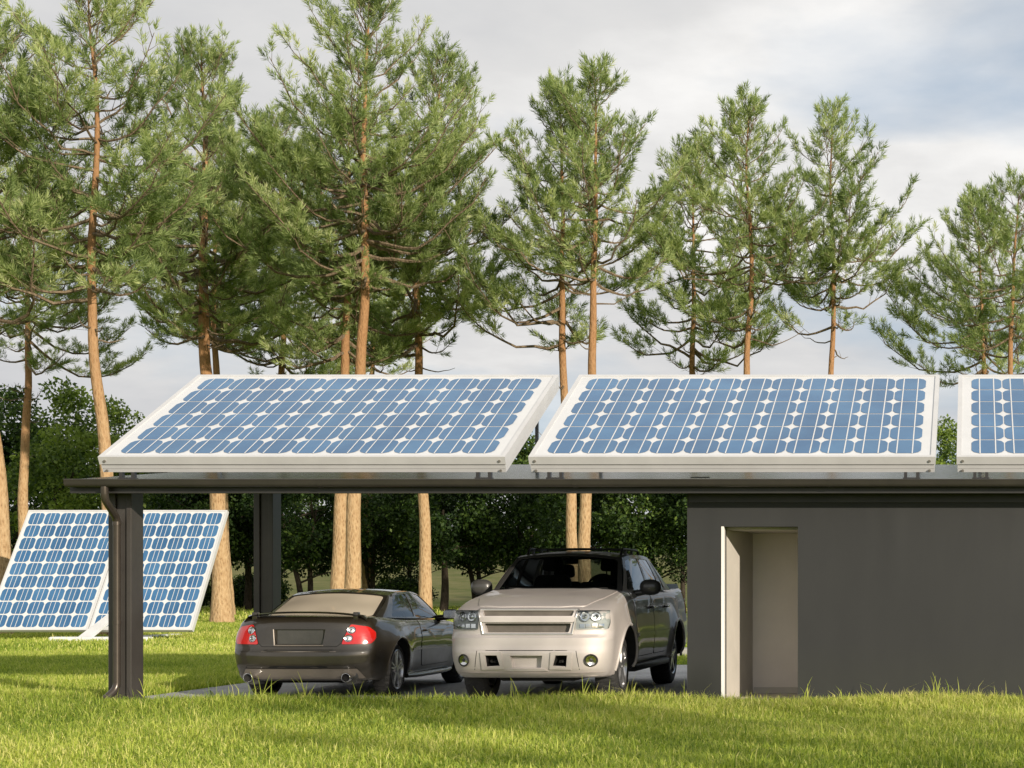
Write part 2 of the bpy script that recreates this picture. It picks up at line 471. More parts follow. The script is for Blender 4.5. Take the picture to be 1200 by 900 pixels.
# gutter: a lipped trough
gx0, gx1 = RX0 + .01, RX1 + .02
outer = [(18.700, 2.582), (18.700, 2.52), (18.690, 2.505), (18.66, 2.497), (18.63, 2.499), (18.606, 2.512), (18.595, 2.535), (18.592, 2.570), (18.586, 2.580), (18.590, 2.588), (18.604, 2.588)]
inner = [(18.606, 2.576), (18.603, 2.537), (18.612, 2.519), (18.634, 2.508), (18.66, 2.506), (18.683, 2.513), (18.692, 2.524), (18.692, 2.582)]
ring = outer + inner
mb = MB()
n = len(ring)
mb.add([(gx0, y, z) for y, z in ring] + [(gx1, y, z) for y, z in ring],
       [(i, (i + 1) % n, n + (i + 1) % n, n + i) for i in range(n)])
for xx in (gx0, gx1):
    mb.add([(xx, y, z) for y, z in outer], [tuple(range(len(outer)))])
for xx in np.arange(gx0 + 2.9, gx1, 2.9):   # joint sleeves
    k = [(y - .004 if y < 18.69 else y, z - .003) for y, z in outer[2:9]]
    mb.add([(xx - .03, y, z) for y, z in k] + [(xx + .03, y, z) for y, z in k], [(i, i + 1, len(k) + i + 1, len(k) + i) for i in range(len(k) - 1)])
gut = mb.build('gutter', M['gutter_metal'], carport, smooth=40, world=True)
# downpipe
px = -9.955
mb = MB()
def bend(pts, r=.10, n=5):
    out = [Vector(pts[0])]
    for i in range(1, len(pts) - 1):
        p = Vector(pts[i]); a = Vector(pts[i - 1]); b = Vector(pts[i + 1])
        p0 = p + (a - p).normalized() * r; p1 = p + (b - p).normalized() * r
        for k in range(n + 1):
            t = k / n; out.append(p0 * (1 - t) ** 2 + p * 2 * t * (1 - t) + p1 * t * t)
    out.append(Vector(pts[-1])); return out
pipe = bend([(-9.885, 18.65, 2.505), (-9.885, 18.655, 2.36), (-9.945, 19.035, 2.16), (-9.945, 19.035, .18), (-10.02, 18.90, .06)], .07)
mb.tube(pipe, .042, 14)
for z in (2.10, .95):
    mb.tube([(-9.945, 19.035, z - .02), (-9.945, 19.035, z + .02)], .048, 14)
mb.box(-9.965, -9.925, 19.05, 19.098, .93, .97)
mb.build('downpipe', M['pipe_metal'], carport, smooth=40, world=True)
def column(x0, y0):
    mb = MB(); w, d, h = .27, .28, roof_z(y0) - .085
    # H-shaped column: two flanges, a recessed web and cover strips
    mb.box(x0, x0 + .085, y0, y0 + d, 0, h, bev=.006)
    mb.box(x0 + .088, x0 + w - .063, y0 + .03, y0 + d - .03, 0, h)
    mb.box(x0 + w - .06, x0 + w, y0, y0 + d, 0, h, bev=.006)
    c = mb.build('column', M['column_metal'], carport, world=True)
    b = MB()
    b.box(x0 - .05, x0 + w + .05, y0 - .05, y0 + d + .05, 0, .02, bev=.004)
    b.build('base_plate', M['dark_metal'], c, world=True)
column(-10.08, WALL_Y); column(-10.08, 22.96)

store = empty('store_building', (0, 19.1, 0))
tag(store, 'anthracite flat-faced store with an open doorway at the right end of the carport', 'building')
BX0, BX1, BY1 = -3.33, 6.4, 24.3
DX0, DX1, DZ = -2.905, -2.04, 2.065
WT = .22
WZ = 2.60
mb = MB()
# front wall made of pieces butted round the door
mb.box(BX0, DX0, WALL_Y, WALL_Y + WT, 0, WZ)
mb.box(DX1, BX1, WALL_Y, WALL_Y + WT, 0, WZ)
mb.box(DX0, DX1, WALL_Y, WALL_Y + WT, DZ, WZ)
mb.box(BX0, BX0 + WT, WALL_Y + WT, BY1, 0, 2.66)
mb.box(BX1 - WT, BX1, WALL_Y + WT, BY1, 0, 2.66)
mb.box(BX0 + WT, BX1 - WT, BY1 - WT, BY1, 0, 3.05)
mb.build('wall', M['wall'], store, world=True)
mb = MB()
mb.box(BX0 + .02, BX1, WALL_Y - .014, WALL_Y - .002, 2.345, 2.56, bev=.003)  # strip stands in for the gutter's shadow along the wall top
mb.build('gutter_shadow_band', M['dark_metal'], store, world=True)
mb = MB()
mb.box(DX0 - .028, DX0 + .004, WALL_Y - .012, WALL_Y + .10, .02, DZ + .002, bev=.003)
mb.build('door_frame', M['door_trim'], store, world=True)
mb = MB()      # splayed inner reveal left of the passage
pl = [(DX0 - .004, WALL_Y + WT + .003), (DX0 + .155, 20.47), (DX0 - .25, 20.47), (DX0 - .15, WALL_Y + WT + .003)]
mb.extrude_poly(pl, lambda x, y: (x, y, .031), lambda x, y: (x, y, 2.034))
mb.build('inner_wall', M['plaster'], store, world=True)
mb = MB(); mb.box(DX1 + .01, 1.9, WALL_Y + WT + .004, WALL_Y + WT + .03, .031, 2.034)  # unseen pale lining added to bounce light into the passage
mb.build('bounce_lining', M['plaster_brown'], store, world=True)
mb = MB(); mb.box(1.9, 2.0, WALL_Y + WT + .004, 20.48, .031, 2.034)
mb.build('end_wall', M['plaster_brown'], store, world=True)
mb = MB(); mb.box(DX0 - .3, 2.0, 20.48, 20.58, .031, 2.034)
mb.build('back_wall', M['plaster_brown'], store, world=True)
mb = MB(); mb.box(DX0 + .17, 1.89, 20.462, 20.478, .032, .11)
mb.build('skirting_board', M['plaster'], store, world=True)
mb = MB(); mb.box(BX0 + WT + .01, 2.0, WALL_Y + WT + .004, 20.58, 2.036, 2.1)
mb.build('ceiling', M['plaster'], store, world=True)
mb = MB(); mb.box(BX0 + WT, 2.0, WALL_Y - .02, 20.58, .0, .03)
mb.build('floor', M['plaster_floor'], store, world=True)

# ================================================================== SOLAR PANELS
def octagon(u0, u1, v0, v1, cut, rnd=3):
    p = []
    cx = (u0 + u1) / 2; cy = (v0 + v1) / 2
    for sx, sy, flip in ((1, -1, 0), (1, 1, 1), (-1, 1, 0), (-1, -1, 1)):
        a = (sx * ((u1 - u0) / 2 - cut), sy * (v1 - v0) / 2); b = (sx * (u1 - u0) / 2, sy * ((v1 - v0) / 2 - cut))
        m = (sx * ((u1 - u0) / 2 - cut * .34), sy * ((v1 - v0) / 2 - cut * .34))
        seq = [a, m, b]
        if flip: seq = seq[::-1]
        p += [(cx + q[0], cy + q[1]) for q in seq]
    return p

def solar_panel(origin, W, S, tilt, nu, nv, margin_u, margin_v, gap, cut, label, group, thick=.19, frame_w=.055, bars=(.27, .73), barw=.011, gapv=None, mounts=None):
    "origin: lower left corner of the glass face; W across, S up the slope"
    root = empty('solar_panel', (origin[0] + W / 2, origin[1], 0 if mounts is None else roof_z(origin[1])))
    tag(root, label, 'solar panel', group)
    L = root.location
    O = Vector(origin) - L
    eu = Vector((1, 0, 0)); ev = Vector((0, math.cos(tilt), math.sin(tilt))); ew = Vector((0, -math.sin(tilt), math.cos(tilt)))
    P = lambda u, v, w: O + eu * u + ev * v + ew * w
    def slab(mb, u0, u1, v0, v1, w0, w1, mi=0):
        vs = [P(u, v, w) for w in (w0, w1) for v in (v0, v1) for u in (u0, u1)]
        mb.add(vs, [(0, 2, 3, 1), (4, 5, 7, 6), (0, 1, 5, 4), (2, 6, 7, 3), (0, 4, 6, 2), (1, 3, 7, 5)], mi)
    def ring(mb, ins, fw, w0, w1, mi=0):
        slab(mb, ins, W - ins, ins, ins + fw, w0, w1, mi)
        slab(mb, ins, W - ins, S - ins - fw, S - ins, w0, w1, mi)
        slab(mb, ins, ins + fw, ins + fw, S - ins - fw, w0, w1, mi)
        slab(mb, W - ins - fw, W - ins, ins + fw, S - ins - fw, w0, w1, mi)
    mb = MB()
    if thick > .12:
        ring(mb, 0, frame_w, -.088, .008)
        ring(mb, .018, frame_w, -.103, -.088, 1)
        ring(mb, .010, frame_w, -.145, -.103)
        ring(mb, .016, frame_w, -.150, -.145, 1)
        ring(mb, .012, frame_w, -thick, -.150)
    else:
        ring(mb, 0, frame_w, -thick, .008)
    fr = mb.build('frame', [M['frame_alu'], M['groove']], root)
    for u in (.07, W - .07):
        for w in ((-.045, -.165) if thick > .12 else (-.04,)):
            bm_ = MB(); a = P(u, 0, w); bm_.tube([a - ev * .012, a + ev * .001], .016, 8)
            bm_.build('bolt', M['groove'], fr)
    mb = MB()
    slab(mb, frame_w, W - frame_w, frame_w, S - frame_w, -.030, -.004)
    sh = mb.build('back_sheet', M['back_sheet'], root)
    gv = gap if gapv is None else gapv
    pu = (W - 2 * margin_u) / nu; pv = (S - 2 * margin_v) / nv
    mb = MB(); bb = MB()
    for i in range(nu):
        for j in range(nv):
            u0 = margin_u + i * pu; v0 = margin_v + j * pv
            o = octagon(u0 + gap / 2, u0 + pu - gap / 2, v0 + gv / 2, v0 + pv - gv / 2, cut)
            mb.add([P(u, v, 0) for u, v in o], [tuple(range(len(o)))])
    mb.build('cells', M['cell'], sh)
    for i in range(nu):
        for b in bars:
            u = margin_u + (i + b) * pu
            vs = [P(u - barw / 2, margin_v, .003), P(u + barw / 2, margin_v, .003), P(u + barw / 2, S - margin_v, .003), P(u - barw / 2, S - margin_v, .003)]
            bb.add(vs, [(0, 1, 2, 3)])
    bb.build('busbars', M['back_sheet'], sh)
    if mounts == 'roof':
        for u in (.28, W - .28):
            mb = MB()
            a = P(u, .02, -thick) + L
            zr = roof_z(a.y)
            for dx in (-.07, .07):
                mb.box(a.x + dx - .018, a.x + dx + .018, a.y + .0, a.y + .06, zr, a.z + .01)
            mb.box(a.x - .10, a.x + .10, a.y - .01, a.y + .07, zr, zr + .012)
            mb.build('mounting_bracket', M['dark_metal'], root, world=True)
            mb = MB()
            t = P(u, S - .12, -thick) + L
            zr = roof_z(t.y)
            mb.box(t.x - .02, t.x + .02, t.y - .02, t.y + .02, zr, t.z + .02)
            mb.box(t.x - .06, t.x + .06, t.y - .06, t.y + .06, zr, zr + .012)
            mb.build('rear_leg', M['frame_alu'], root, world=True)
    return root

PY0 = 18.95
PTILT = R(27.3)
PW, PS = 4.71, 2.775
def px2x(px, Y): return (px - CX) / FPX * Y
pz = EYE + (CY - 536) / FPX * PY0
for px, lab in ((114.5, 'white framed blue solar panel at the left end of the carport roof'),
                (619, 'white framed blue solar panel on the roof above the silver pickup, middle of three'),
                (1121, 'white framed blue solar panel at the right of the roof, cut by the picture edge')):
    solar_panel((px2x(px, PY0), PY0, pz), PW, PS, PTILT, 11, 6, .165, .12, .016, .085, lab, 'solar panels on the carport roof', gapv=.022, mounts='roof', barw=.014)

GT = math.atan2(3.17, 2.0)
gy = 42.0
gz = EYE + (CY - 738.5) / FPX * gy
gx = px2x(-19, gy)
for k, lab in ((0, 'tilted solar panel standing on the lawn left of the brown column'),
               (1, 'tilted solar panel on the lawn behind the brown column, beside the thick pine trunk')):
    solar_panel((gx + k * 2.68, gy, gz), 2.66, 3.75, GT, 6, 9, .085, .075, .036, .07, lab, 'solar panels tilted on the lawn stand', thick=.10, frame_w=.045, bars=(.36, .64), barw=.014, gapv=.036)
stand = empty('panel_stand', (gx + 2.67, 43.2, 0))
tag(stand, 'white steel stand with flat foot carrying two tilted panels on the lawn', 'stand')
mb = MB()
mb.box(-23.15, -20.65, 41.0, 41.32, .005, .135, bev=.04)
mb.box(-22.2, -21.9, 41.322, 45.4, .005, .10, bev=.03)
mb.build('foot', M['white_paint'], stand, world=True)
mb = MB()
pl = [(-22.45, .135), (-22.12, .135), (-21.98, .95), (-22.26, .95)]
mb.extrude_poly(pl, lambda x, z: (x, 41.10 + (z - .135) * 2.1, z), lambda x, z: (x, 41.24 + (z - .135) * 2.1, z))
mb.build('post', M['white_paint'], stand, world=True)
mb = MB()
mb.tube([(-22.35, 43.2, .13), (-22.35, 43.6, 2.35)], .08, 14)
mb.build('support_pole', M['concrete'], stand, world=True)
mb = MB()
for v in (.6, 2.0, 3.2):
    y = gy + v * math.cos(GT) + .16; z = gz + v * math.sin(GT) - .12
    mb.box(gx + .2, gx + 5.1, y, y + .07, z - .04, z + .04)
mb.build('crossbar', M['white_paint'], stand, world=True)
# ================================================================== CARS
def coords1d(length, r, n, nr=3):
    a = [r * (1 - math.cos(t)) for t in np.linspace(0, PI / 2, nr + 1)][:-1]
    mid = list(np.linspace(r, length - r, n + 1))
    b = [length - q for q in a[::-1]]
    return np.array(a + mid + b)

def rounded_box(L, W, H, r, nx, ny, nz):
    xs = coords1d(W, r, nx) - W / 2; ys = coords1d(L, r, ny); zs = coords1d(H, r, nz)
    key = {}; V = []; F = []
    def vid(x, y, z):
        k = (round(x, 5), round(y, 5), round(z, 5))
        if k not in key: key[k] = len(V); V.append((x, y, z))
        return key[k]
    def grid(A, B, fn, flip):
        for i in range(len(A) - 1):
            for j in range(len(B) - 1):
                q = [vid(*fn(A[i], B[j])), vid(*fn(A[i + 1], B[j])), vid(*fn(A[i + 1], B[j + 1])), vid(*fn(A[i], B[j + 1]))]
                F.append(q[::-1] if flip else q)
    grid(xs, ys, lambda a, b: (a, b, 0.0), True); grid(xs, ys, lambda a, b: (a, b, H), False)
    grid(xs, zs, lambda a, b: (a, 0.0, b), False); grid(xs, zs, lambda a, b: (a, L, b), True)
    grid(ys, zs, lambda a, b: (-W / 2, a, b), True); grid(ys, zs, lambda a, b: (W / 2, a, b), False)
    P = np.array(V)
    lo = np.array([-W / 2 + r, r, r]); hi = np.array([W / 2 - r, L - r, H - r])
    q = np.clip(P, lo, hi); d = P - q
    nrm = np.linalg.norm(d, axis=1, keepdims=True); nrm[nrm == 0] = 1
    return q + d / nrm * r, F

def interp(x, tab):
    xs = [t[0] for t in tab]; ys = [t[1] for t in tab]
    return np.interp(x, xs, ys)

def smooth_interp(x, tab):
    "monotone cubic through the table"
    xs = np.array([t[0] for t in tab], float); ys = np.array([t[1] for t in tab], float)
    h = np.diff(xs); dl = np.diff(ys) / h
    m = np.zeros(len(xs)); m[0] = dl[0]; m[-1] = dl[-1]
    for i in range(1, len(xs) - 1):
        m[i] = 0 if dl[i - 1] * dl[i] <= 0 else 2 / (1 / dl[i - 1] + 1 / dl[i])
    x = np.clip(np.asarray(x, float), xs[0], xs[-1])
    k = np.clip(np.searchsorted(xs, x) - 1, 0, len(xs) - 2)
    t = (x - xs[k]) / h[k]
    return ((2*t**3 - 3*t**2 + 1) * ys[k] + (t**3 - 2*t**2 + t) * h[k] * m[k] + (-2*t**3 + 3*t**2) * ys[k+1] + (t**3 - t**2) * h[k] * m[k+1])

class Car:
    def __init__(self, root, paint, spec):
        self.root = root; self.paint = paint; self.s = spec
        s = spec
        L, Wd, Hh = s['L'], s['W'], 1.0
        P, F = rounded_box(L, Wd, Hh, s.get('r', .085), 26, 84, 16)
        sx = P[:, 0] / (Wd / 2); y = P[:, 1]; r = P[:, 2]
        zb = smooth_interp(y, s['zb']); zt = smooth_interp(y, s['zt'])
        z = zb + r * (zt - zb)
        z += s.get('crown', .03) * (1 - sx ** 2) * np.clip((r - .75) / .25, 0, 1) * smooth_interp(y, s['crown_y'])
        if 'ridge' in s:
            rd = np.exp(-((np.abs(sx) - s['ridge'][0]) / .07) ** 2)
            z += s['ridge'][1] * rd * np.clip((r - .9) / .1, 0, 1) * smooth_interp(y, s['ridge_y'])
        hw = smooth_interp(z, s['side']) * smooth_interp(y, s['plan'])
        for (cy, rad, amt) in s['flares']:
            d = np.sqrt((y - cy) ** 2 + (z - s['wheel_r']) ** 2)
            hw = hw + amt * np.exp(-((d - rad) / .14) ** 2) + amt * .6 * np.exp(-(d / (rad + .25)) ** 4)
        x = sx * hw
        fn = np.clip(1 - y / s['end_reach'][0], 0, 1) ** 2
        rn = np.clip(1 - (L - y) / s['end_reach'][1], 0, 1) ** 2
        near = smooth_interp(z, s['near_prof']) + s['near_curve'][0] * np.abs(sx) ** s['near_curve'][1]
        far = smooth_interp(z, s['far_prof']) + s['far_curve'][0] * np.abs(sx) ** s['far_curve'][1]
        yy = y + fn * near - rn * far
        self.P = np.stack([x, yy, z], 1); self.F = F
        self.bvh = BVHTree.FromPolygons([tuple(p) for p in self.P], F)
    def ray(self, mode, a, b, side=1):
        if mode == 'near': o, d = Vector((a, -2, b)), Vector((0, 1, 0))
        elif mode == 'far': o, d = Vector((a, self.s['L'] + 2, b)), Vector((0, -1, 0))
        elif mode == 'side': o, d = Vector((side * 3, a, b)), Vector((-side, 0, 0))
        else: o, d = Vector((a, b, 4)), Vector((0, 0, -1))
        h = self.bvh.ray_cast(o, d)
        if h[0] is None:
            h = self.bvh.find_nearest(o + d * 2)
        return h[0], -d
    def patch(self, mb, mode, outline, off=.004, thick=.02, side=1, rings=(1, .985, .9, .7, .45, .2), mi=0, dense=True):
        "a skin laid on the body: the outline is cast onto the surface and given an edge"
        pts = []
        if dense:
            for i in range(len(outline)):
                a = Vector(outline[i]); b = Vector(outline[(i + 1) % len(outline)])
                k = max(1, int((b - a).length / .06))
                for j in range(k): pts.append(a.lerp(b, j / k))
        else: pts = [Vector(p) for p in outline]
        n = len(pts); c = sum(pts, Vector((0, 0))) / n
        vs = []; fs = []
        for s in rings:
            for p in pts:
                q = c + (p - c) * s
                h, d = self.ray(mode, q.x, q.y, side)
                vs.append(h + d * off)
        h, d = self.ray(mode, c.x, c.y, side); vs.append(h + d * off)
        for k in range(len(rings) - 1):
            for i in range(n): fs.append((k * n + i, k * n + (i + 1) % n, (k + 1) * n + (i + 1) % n, (k + 1) * n + i))
        k = len(rings) - 1
        for i in range(n): fs.append((k * n + i, k * n + (i + 1) % n, len(vs) - 1))
        b0 = len(vs)
        for i in range(n): vs.append(vs[i] - d * thick)
        for i in range(n): fs.append((i, b0 + i, b0 + (i + 1) % n, (i + 1) % n))
        return mb.add(vs, fs, mi)
    def body(self, cutters, mats, cabin):
        "the painted shell, with wheel arches and openings cut"
        me = bpy.data.meshes.new('body'); me.from_pydata([tuple(p) for p in self.P], [], self.F)
        for m_ in mats: me.materials.append(m_)
        fix_normals(me)
        o = link_mesh('body', me, self.root)
        cme = bpy.data.meshes.new('cutter'); cme.from_pydata(cutters.v, [], cutters.f)
        for m_ in mats: cme.materials.append(m_)
        cme.polygons.foreach_set('material_index', cutters.mi)
        fix_normals(cme)
        co = link_mesh('cutter', cme)
        co.matrix_world = self.root.matrix_world
        co.location = self.root.location; co.rotation_euler = self.root.rotation_euler
        md = o.modifiers.new('cut', 'BOOLEAN'); md.operation = 'DIFFERENCE'; md.object = co; md.solver = 'EXACT'
        bpy.context.view_layer.update()
        dg = bpy.context.evaluated_depsgraph_get()
        new = bpy.data.meshes.new_from_object(o.evaluated_get(dg))
        o.modifiers.clear(); o.data = new; new.name = 'body'
        bpy.data.objects.remove(co)
        y0, y1, hw, z0 = cabin
        if y1 > y0:
            for p in new.polygons:
                c = p.center
                if y0 < c.y < y1 and abs(c.x) < hw and c.z > z0 and p.normal.z > .8: p.material_index = 2
        shade(new, 32)
        return o

def ruled(a, b):
    "surface between two curves given as functions of s in [0,1]"
    return lambda s, t: a(s).lerp(b(s), t)

def framed_pane(car, S, ins, rnd, name_frame, frame_mat, glass_mat, name_glass='window', drop=.006, nrm_sign=1, depth=.018, parent=None):
    "a frame with a rounded opening and a pane in it; ins = (left, right, bottom, top) in metres"
    w = ((S(1, .5) - S(0, .5)).length, (S(.5, 1) - S(.5, 0)).length)
    l, r_, b, t = ins
    o = [(l / w[0], b / w[1]), (1 - r_ / w[0], b / w[1]), (1 - r_ / w[0], 1 - t / w[1]), (l / w[0], 1 - t / w[1])]
    rp = rounded_poly([(p[0] * w[0], p[1] * w[1]) for p in o], rnd, 5)
    pts = []
    for i in range(len(rp)):
        a_ = Vector(rp[i]); b_ = Vector(rp[(i + 1) % len(rp)])
        k = max(1, int((b_ - a_).length / .09))
        for j in range(k): pts.append(a_.lerp(b_, j / k))
    inner = [(p.x / w[0], p.y / w[1]) for p in pts]
    cx, cy = (o[0][0] + o[1][0]) / 2, (o[0][1] + o[3][1]) / 2
    outer = []
    for (s, t_) in inner:      # push out to the edge of the unit square
        dx, dy = s - cx, t_ - cy
        k = 1e9
        if dx > 1e-9: k = min(k, (1 - cx) / dx)
        if dx < -1e-9: k = min(k, (0 - cx) / dx)
        if dy > 1e-9: k = min(k, (1 - cy) / dy)
        if dy < -1e-9: k = min(k, (0 - cy) / dy)
        outer.append([cx + dx * k, cy + dy * k])
    for corner in ((0, 0), (1, 0), (1, 1), (0, 1)):
        i = min(range(len(outer)), key=lambda i: (outer[i][0] - corner[0]) ** 2 + (outer[i][1] - corner[1]) ** 2)
        outer[i] = list(corner)
    n = len(inner)
    def nrm(s, t_):
        s = min(max(s, .02), .98); t_ = min(max(t_, .02), .98)
        d1 = S(s + .01, t_) - S(s - .01, t_); d2 = S(s, t_ + .01) - S(s, t_ - .01)
        return d1.cross(d2).normalized() * nrm_sign
    mb = MB()
    mid = [((a[0] + b_[0]) / 2, (a[1] + b_[1]) / 2) for a, b_ in zip(outer, inner)]
    vs = [S(*p) for p in outer] + [S(*p) for p in mid] + [S(*p) for p in inner] + [S(*p) - nrm(*p) * depth for p in inner]
    fs = []
    for k in range(3):
        fs += [(k * n + i, k * n + (i + 1) % n, (k + 1) * n + (i + 1) % n, (k + 1) * n + i) for i in range(n)]
    mb.add(vs, fs)
    fr = mb.build(name_frame, frame_mat, parent or car.root, smooth=35)
    g = MB()
    rings = (1.0, .75, .5, .25)
    vs = []
    for k in rings:
        for (s, t_) in inner:
            q = (cx + (s - cx) * k, cy + (t_ - cy) * k); vs.append(S(*q) - nrm(*q) * drop)
    vs.append(S(cx, cy) - nrm(cx, cy) * drop)
    fs = []
    for k in range(3): fs += [(k * n + i, k * n + (i + 1) % n, (k + 1) * n + (i + 1) % n, (k + 1) * n + i) for i in range(n)]
    fs += [(3 * n + i, 3 * n + (i + 1) % n, len(vs) - 1) for i in range(n)]
    g.add(vs, fs)
    gl = g.build(name_glass, glass_mat, parent or car.root, smooth=60)
    return fr, gl

def sheet(S, nu, nv, name, mat, parent, thick=0.0):
    mb = MB()
    vs = [S(i / nu, j / nv) for j in range(nv + 1) for i in range(nu + 1)]
    fs = [(j * (nu + 1) + i, j * (nu + 1) + i + 1, (j + 1) * (nu + 1) + i + 1, (j + 1) * (nu + 1) + i) for j in range(nv) for i in range(nu)]
    mb.add(vs, fs)
    return mb.build(name, mat, parent, smooth=50)

def wheel(car, x_out, y, r, width, rim_r, spokes, style, sgn, name='wheel'):
    "wheel Empty with tyre and rim; x_out is the outer face"
    z = r
    w = empty(name, (0, 0, 0)); w.parent = car.root
    # tyre with lugs
    seg = 150
    xo = x_out; xi = x_out - sgn * width
    prof = [(0.015, rim_r + .004), (.004, rim_r + .03), (.0, rim_r + (r - rim_r) * .45), (.012, r - .035), (.03, r - .010), (.055, r), (width * .33, r + .002), (width * .34, r + .002), (width * .5, r + .003),
            (width * .66, r + .002), (width * .67, r + .002), (width - .055, r), (width - .03, r - .010), (width - .012, r - .035), (width, rim_r + (r - rim_r) * .45), (width - .004, rim_r + .03), (width - .02, rim_r)]
    vs = []; fs = []; n = len(prof)
    for k in range(seg):
        t = 2 * PI * k / seg
        for i, (dx, rr) in enumerate(prof):
            q = rr
            if 3 <= i <= 13:
                band = 0 if i < 6 else (1 if i < 9 else 2)
                ph = (k + band * 2) % 5
                if ph < 2 and i in (3, 4, 5, 11, 12, 13): q -= .009
                elif ph == 0 and 5 < i < 11: q -= .008
            vs.append((xo - sgn * dx, y + q * math.cos(t), z + q * math.sin(t)))
    for k in range(seg):
        k2 = (k + 1) % seg
        for i in range(n - 1): fs.append((k * n + i, k * n + i + 1, k2 * n + i + 1, k2 * n + i))
    mb = MB(); mb.add(vs, fs); mb.build('tyre', M['rubber'], w, smooth=28)
    # rim
    mb = MB()
    rp = [(.006, rim_r + .006), (.0, rim_r - .004), (.006, rim_r - .018), (.03, rim_r - .026), (.10, rim_r - .035), (width - .02, rim_r - .03)]
    mb.lathe_x([(-sgn * a, b) for a, b in rp], xo, y, z, 64)
    def spoke(t, wi, wo, x_hub, x_rim):
        c, s_ = math.cos(t), math.sin(t)
        pts = []
        rr = [.045, .075, rim_r * .55, rim_r * .8, rim_r - .015]
        ww = [wi * 1.0, wi, (wi + wo) / 2 * .85, wo * .9, wo * 1.25]
        xx = [x_hub - .0, x_hub, x_hub * .8 + x_rim * .2, x_hub * .4 + x_rim * .6, x_rim]
        vs = []; fs = []
        for q, wd, xd in zip(rr, ww, xx):
            for (off, dep) in ((-1, .016), (-.72, 0), (.72, 0), (1, .016), (.8, .05), (-.8, .05)):
                a = off * wd / 2
                vs.append((xo - sgn * (xd + dep), y + q * c - a * s_, z + q * s_ + a * c))
        for k in range(len(rr) - 1):
            for i in range(6): fs.append((k * 6 + i, k * 6 + (i + 1) % 6, (k + 1) * 6 + (i + 1) % 6, (k + 1) * 6 + i))
        mb.add(vs, fs)
    for k in range(spokes):
        t = 2 * PI * k / spokes + PI / 2
        if style == 'double':
            spoke(t - .16, .040, .034, .012, .010); spoke(t + .16, .040, .034, .012, .010)
        else:
            spoke(t, .085, .062, .012, .008)
    mb.lathe_x([(-sgn * .004, .0), (-sgn * .004, .026), (-sgn * .012, .032), (-sgn * .014, .062), (-sgn * .03, .070), (-sgn * .06, .072)], xo, y, z, 32)
    mb.build('rim', M['alloy'], w, smooth=35)
    mb = MB()
    mb.lathe_x([(-sgn * .085, .03), (-sgn * .085, rim_r * .78), (-sgn * .105, rim_r * .78), (-sgn * .105, .03)], xo, y, z, 40)
    mb.build('brake_disc', M['grey_plastic'], w, smooth=35)
    mb = MB(); mb.lathe_x([(-sgn * .13, 0.0), (-sgn * .13, rim_r - .03)], xo, y, z, 40); mb.build('hub_back', M['under'], w)
    return w

def seat(car, x, y, z0, w=.46, h=.46, mat=None, face=-1, lean=.10):
    "front seat: back cushion and headrest (face = the way the sitter looks along y)"
    s = empty('seat', (0, 0, 0)); s.parent = car.root
    mb = MB()
    k = rounded_poly([(-w / 2, 0), (w / 2, 0), (w / 2 * .92, h), (-w / 2 * .92, h)], .10, 5)
    for a, b in ((.0, .11),):
        mb.extrude_poly(k, lambda u, v: (x + u, y - face * (v * lean), z0 + v), lambda u, v: (x + u * .96, y - face * (v * lean + .12), z0 + v))
    mb.build('seat_back', mat or M['interior'], s, smooth=40)
    mb = MB()
    k = rounded_poly([(-.14, h + .05), (.14, h + .05), (.12, h + .23), (-.12, h + .23)], .06, 5)
    mb.extrude_poly(k, lambda u, v: (x + u, y - face * (v * lean + .01), z0 + v), lambda u, v: (x + u * .95, y - face * (v * lean + .10), z0 + v))
    for dx in (-.06, .06):
        mb.tube([(x + dx, y - face * (h * lean + .05), z0 + h - .03), (x + dx, y - face * (h * lean + .06), z0 + h + .09)], .009, 8)
    mb.build('headrest', mat or M['interior'], s, smooth=40)

def mirror(car, side, x, y, z, w, h, name_mat, facing):
    "door mirror: shell, glass and foot"
    mb = MB()
    bm = bmesh.new(); bmesh.ops.create_uvsphere(bm, u_segments=20, v_segments=12, radius=1)
    for v in bm.verts:
        c = v.co
        c.x = math.copysign(abs(c.x) ** .75, c.x) * w / 2; c.z = math.copysign(abs(c.z) ** .8, c.z) * h / 2
        c.y = c.y * .085 if c.y * facing > 0 else c.y * .03
        c.x += x + side * w / 2; c.y += y; c.z += z
    mb.bm(bm)
    mb.tube([(x - side * .10, y + .02, z - h * .42), (x + side * .06, y + .01, z - h * .30), (x + side * .12, y, z - h * .18)], [.045, .038, .03], 10)
    m = mb.build('mirror', name_mat, car.root, smooth=50)
    g = MB()
    k = rounded_poly([(-w * .42, -h * .38), (w * .42, -h * .38), (w * .40, h * .38), (-w * .40, h * .38)], h * .25, 5)
    yy = y - facing * .033
    g.extrude_poly(k, lambda u, v: (x + side * w / 2 + u, yy, z + v), lambda u, v: (x + side * w / 2 + u, yy + facing * .006, z + v))
    g.build('mirror_glass', M['chrome'], m)
    return m

def steering_wheel(car, x, y, z, tilt, face):
    mb = MB(); pts = []
    for k in range(25):
        t = 2 * PI * k / 24
        pts.append((x + .18 * math.cos(t), y + .18 * math.sin(t) * math.sin(tilt) * -face, z + .18 * math.sin(t) * math.cos(tilt)))
    mb.tube(pts, .015, 8, caps=False)
    for t in (PI, 0, -PI / 2):
        mb.tube([(x, y, z), (x + .18 * math.cos(t), y - face * .18 * math.sin(t) * math.sin(tilt), z + .18 * math.sin(t) * math.cos(tilt))], .016, 6)
    mb.build('steering_wheel', M['black_plastic'], car.root, smooth=50)

def cross_edge(y, z, xh, crown, bow):
    "curve from left to right across the car"
    def f(s):
        x = (s * 2 - 1) * xh; k = 1 - (s * 2 - 1) ** 2
        return Vector((x, y - bow * k, z + crown * k))
    return f

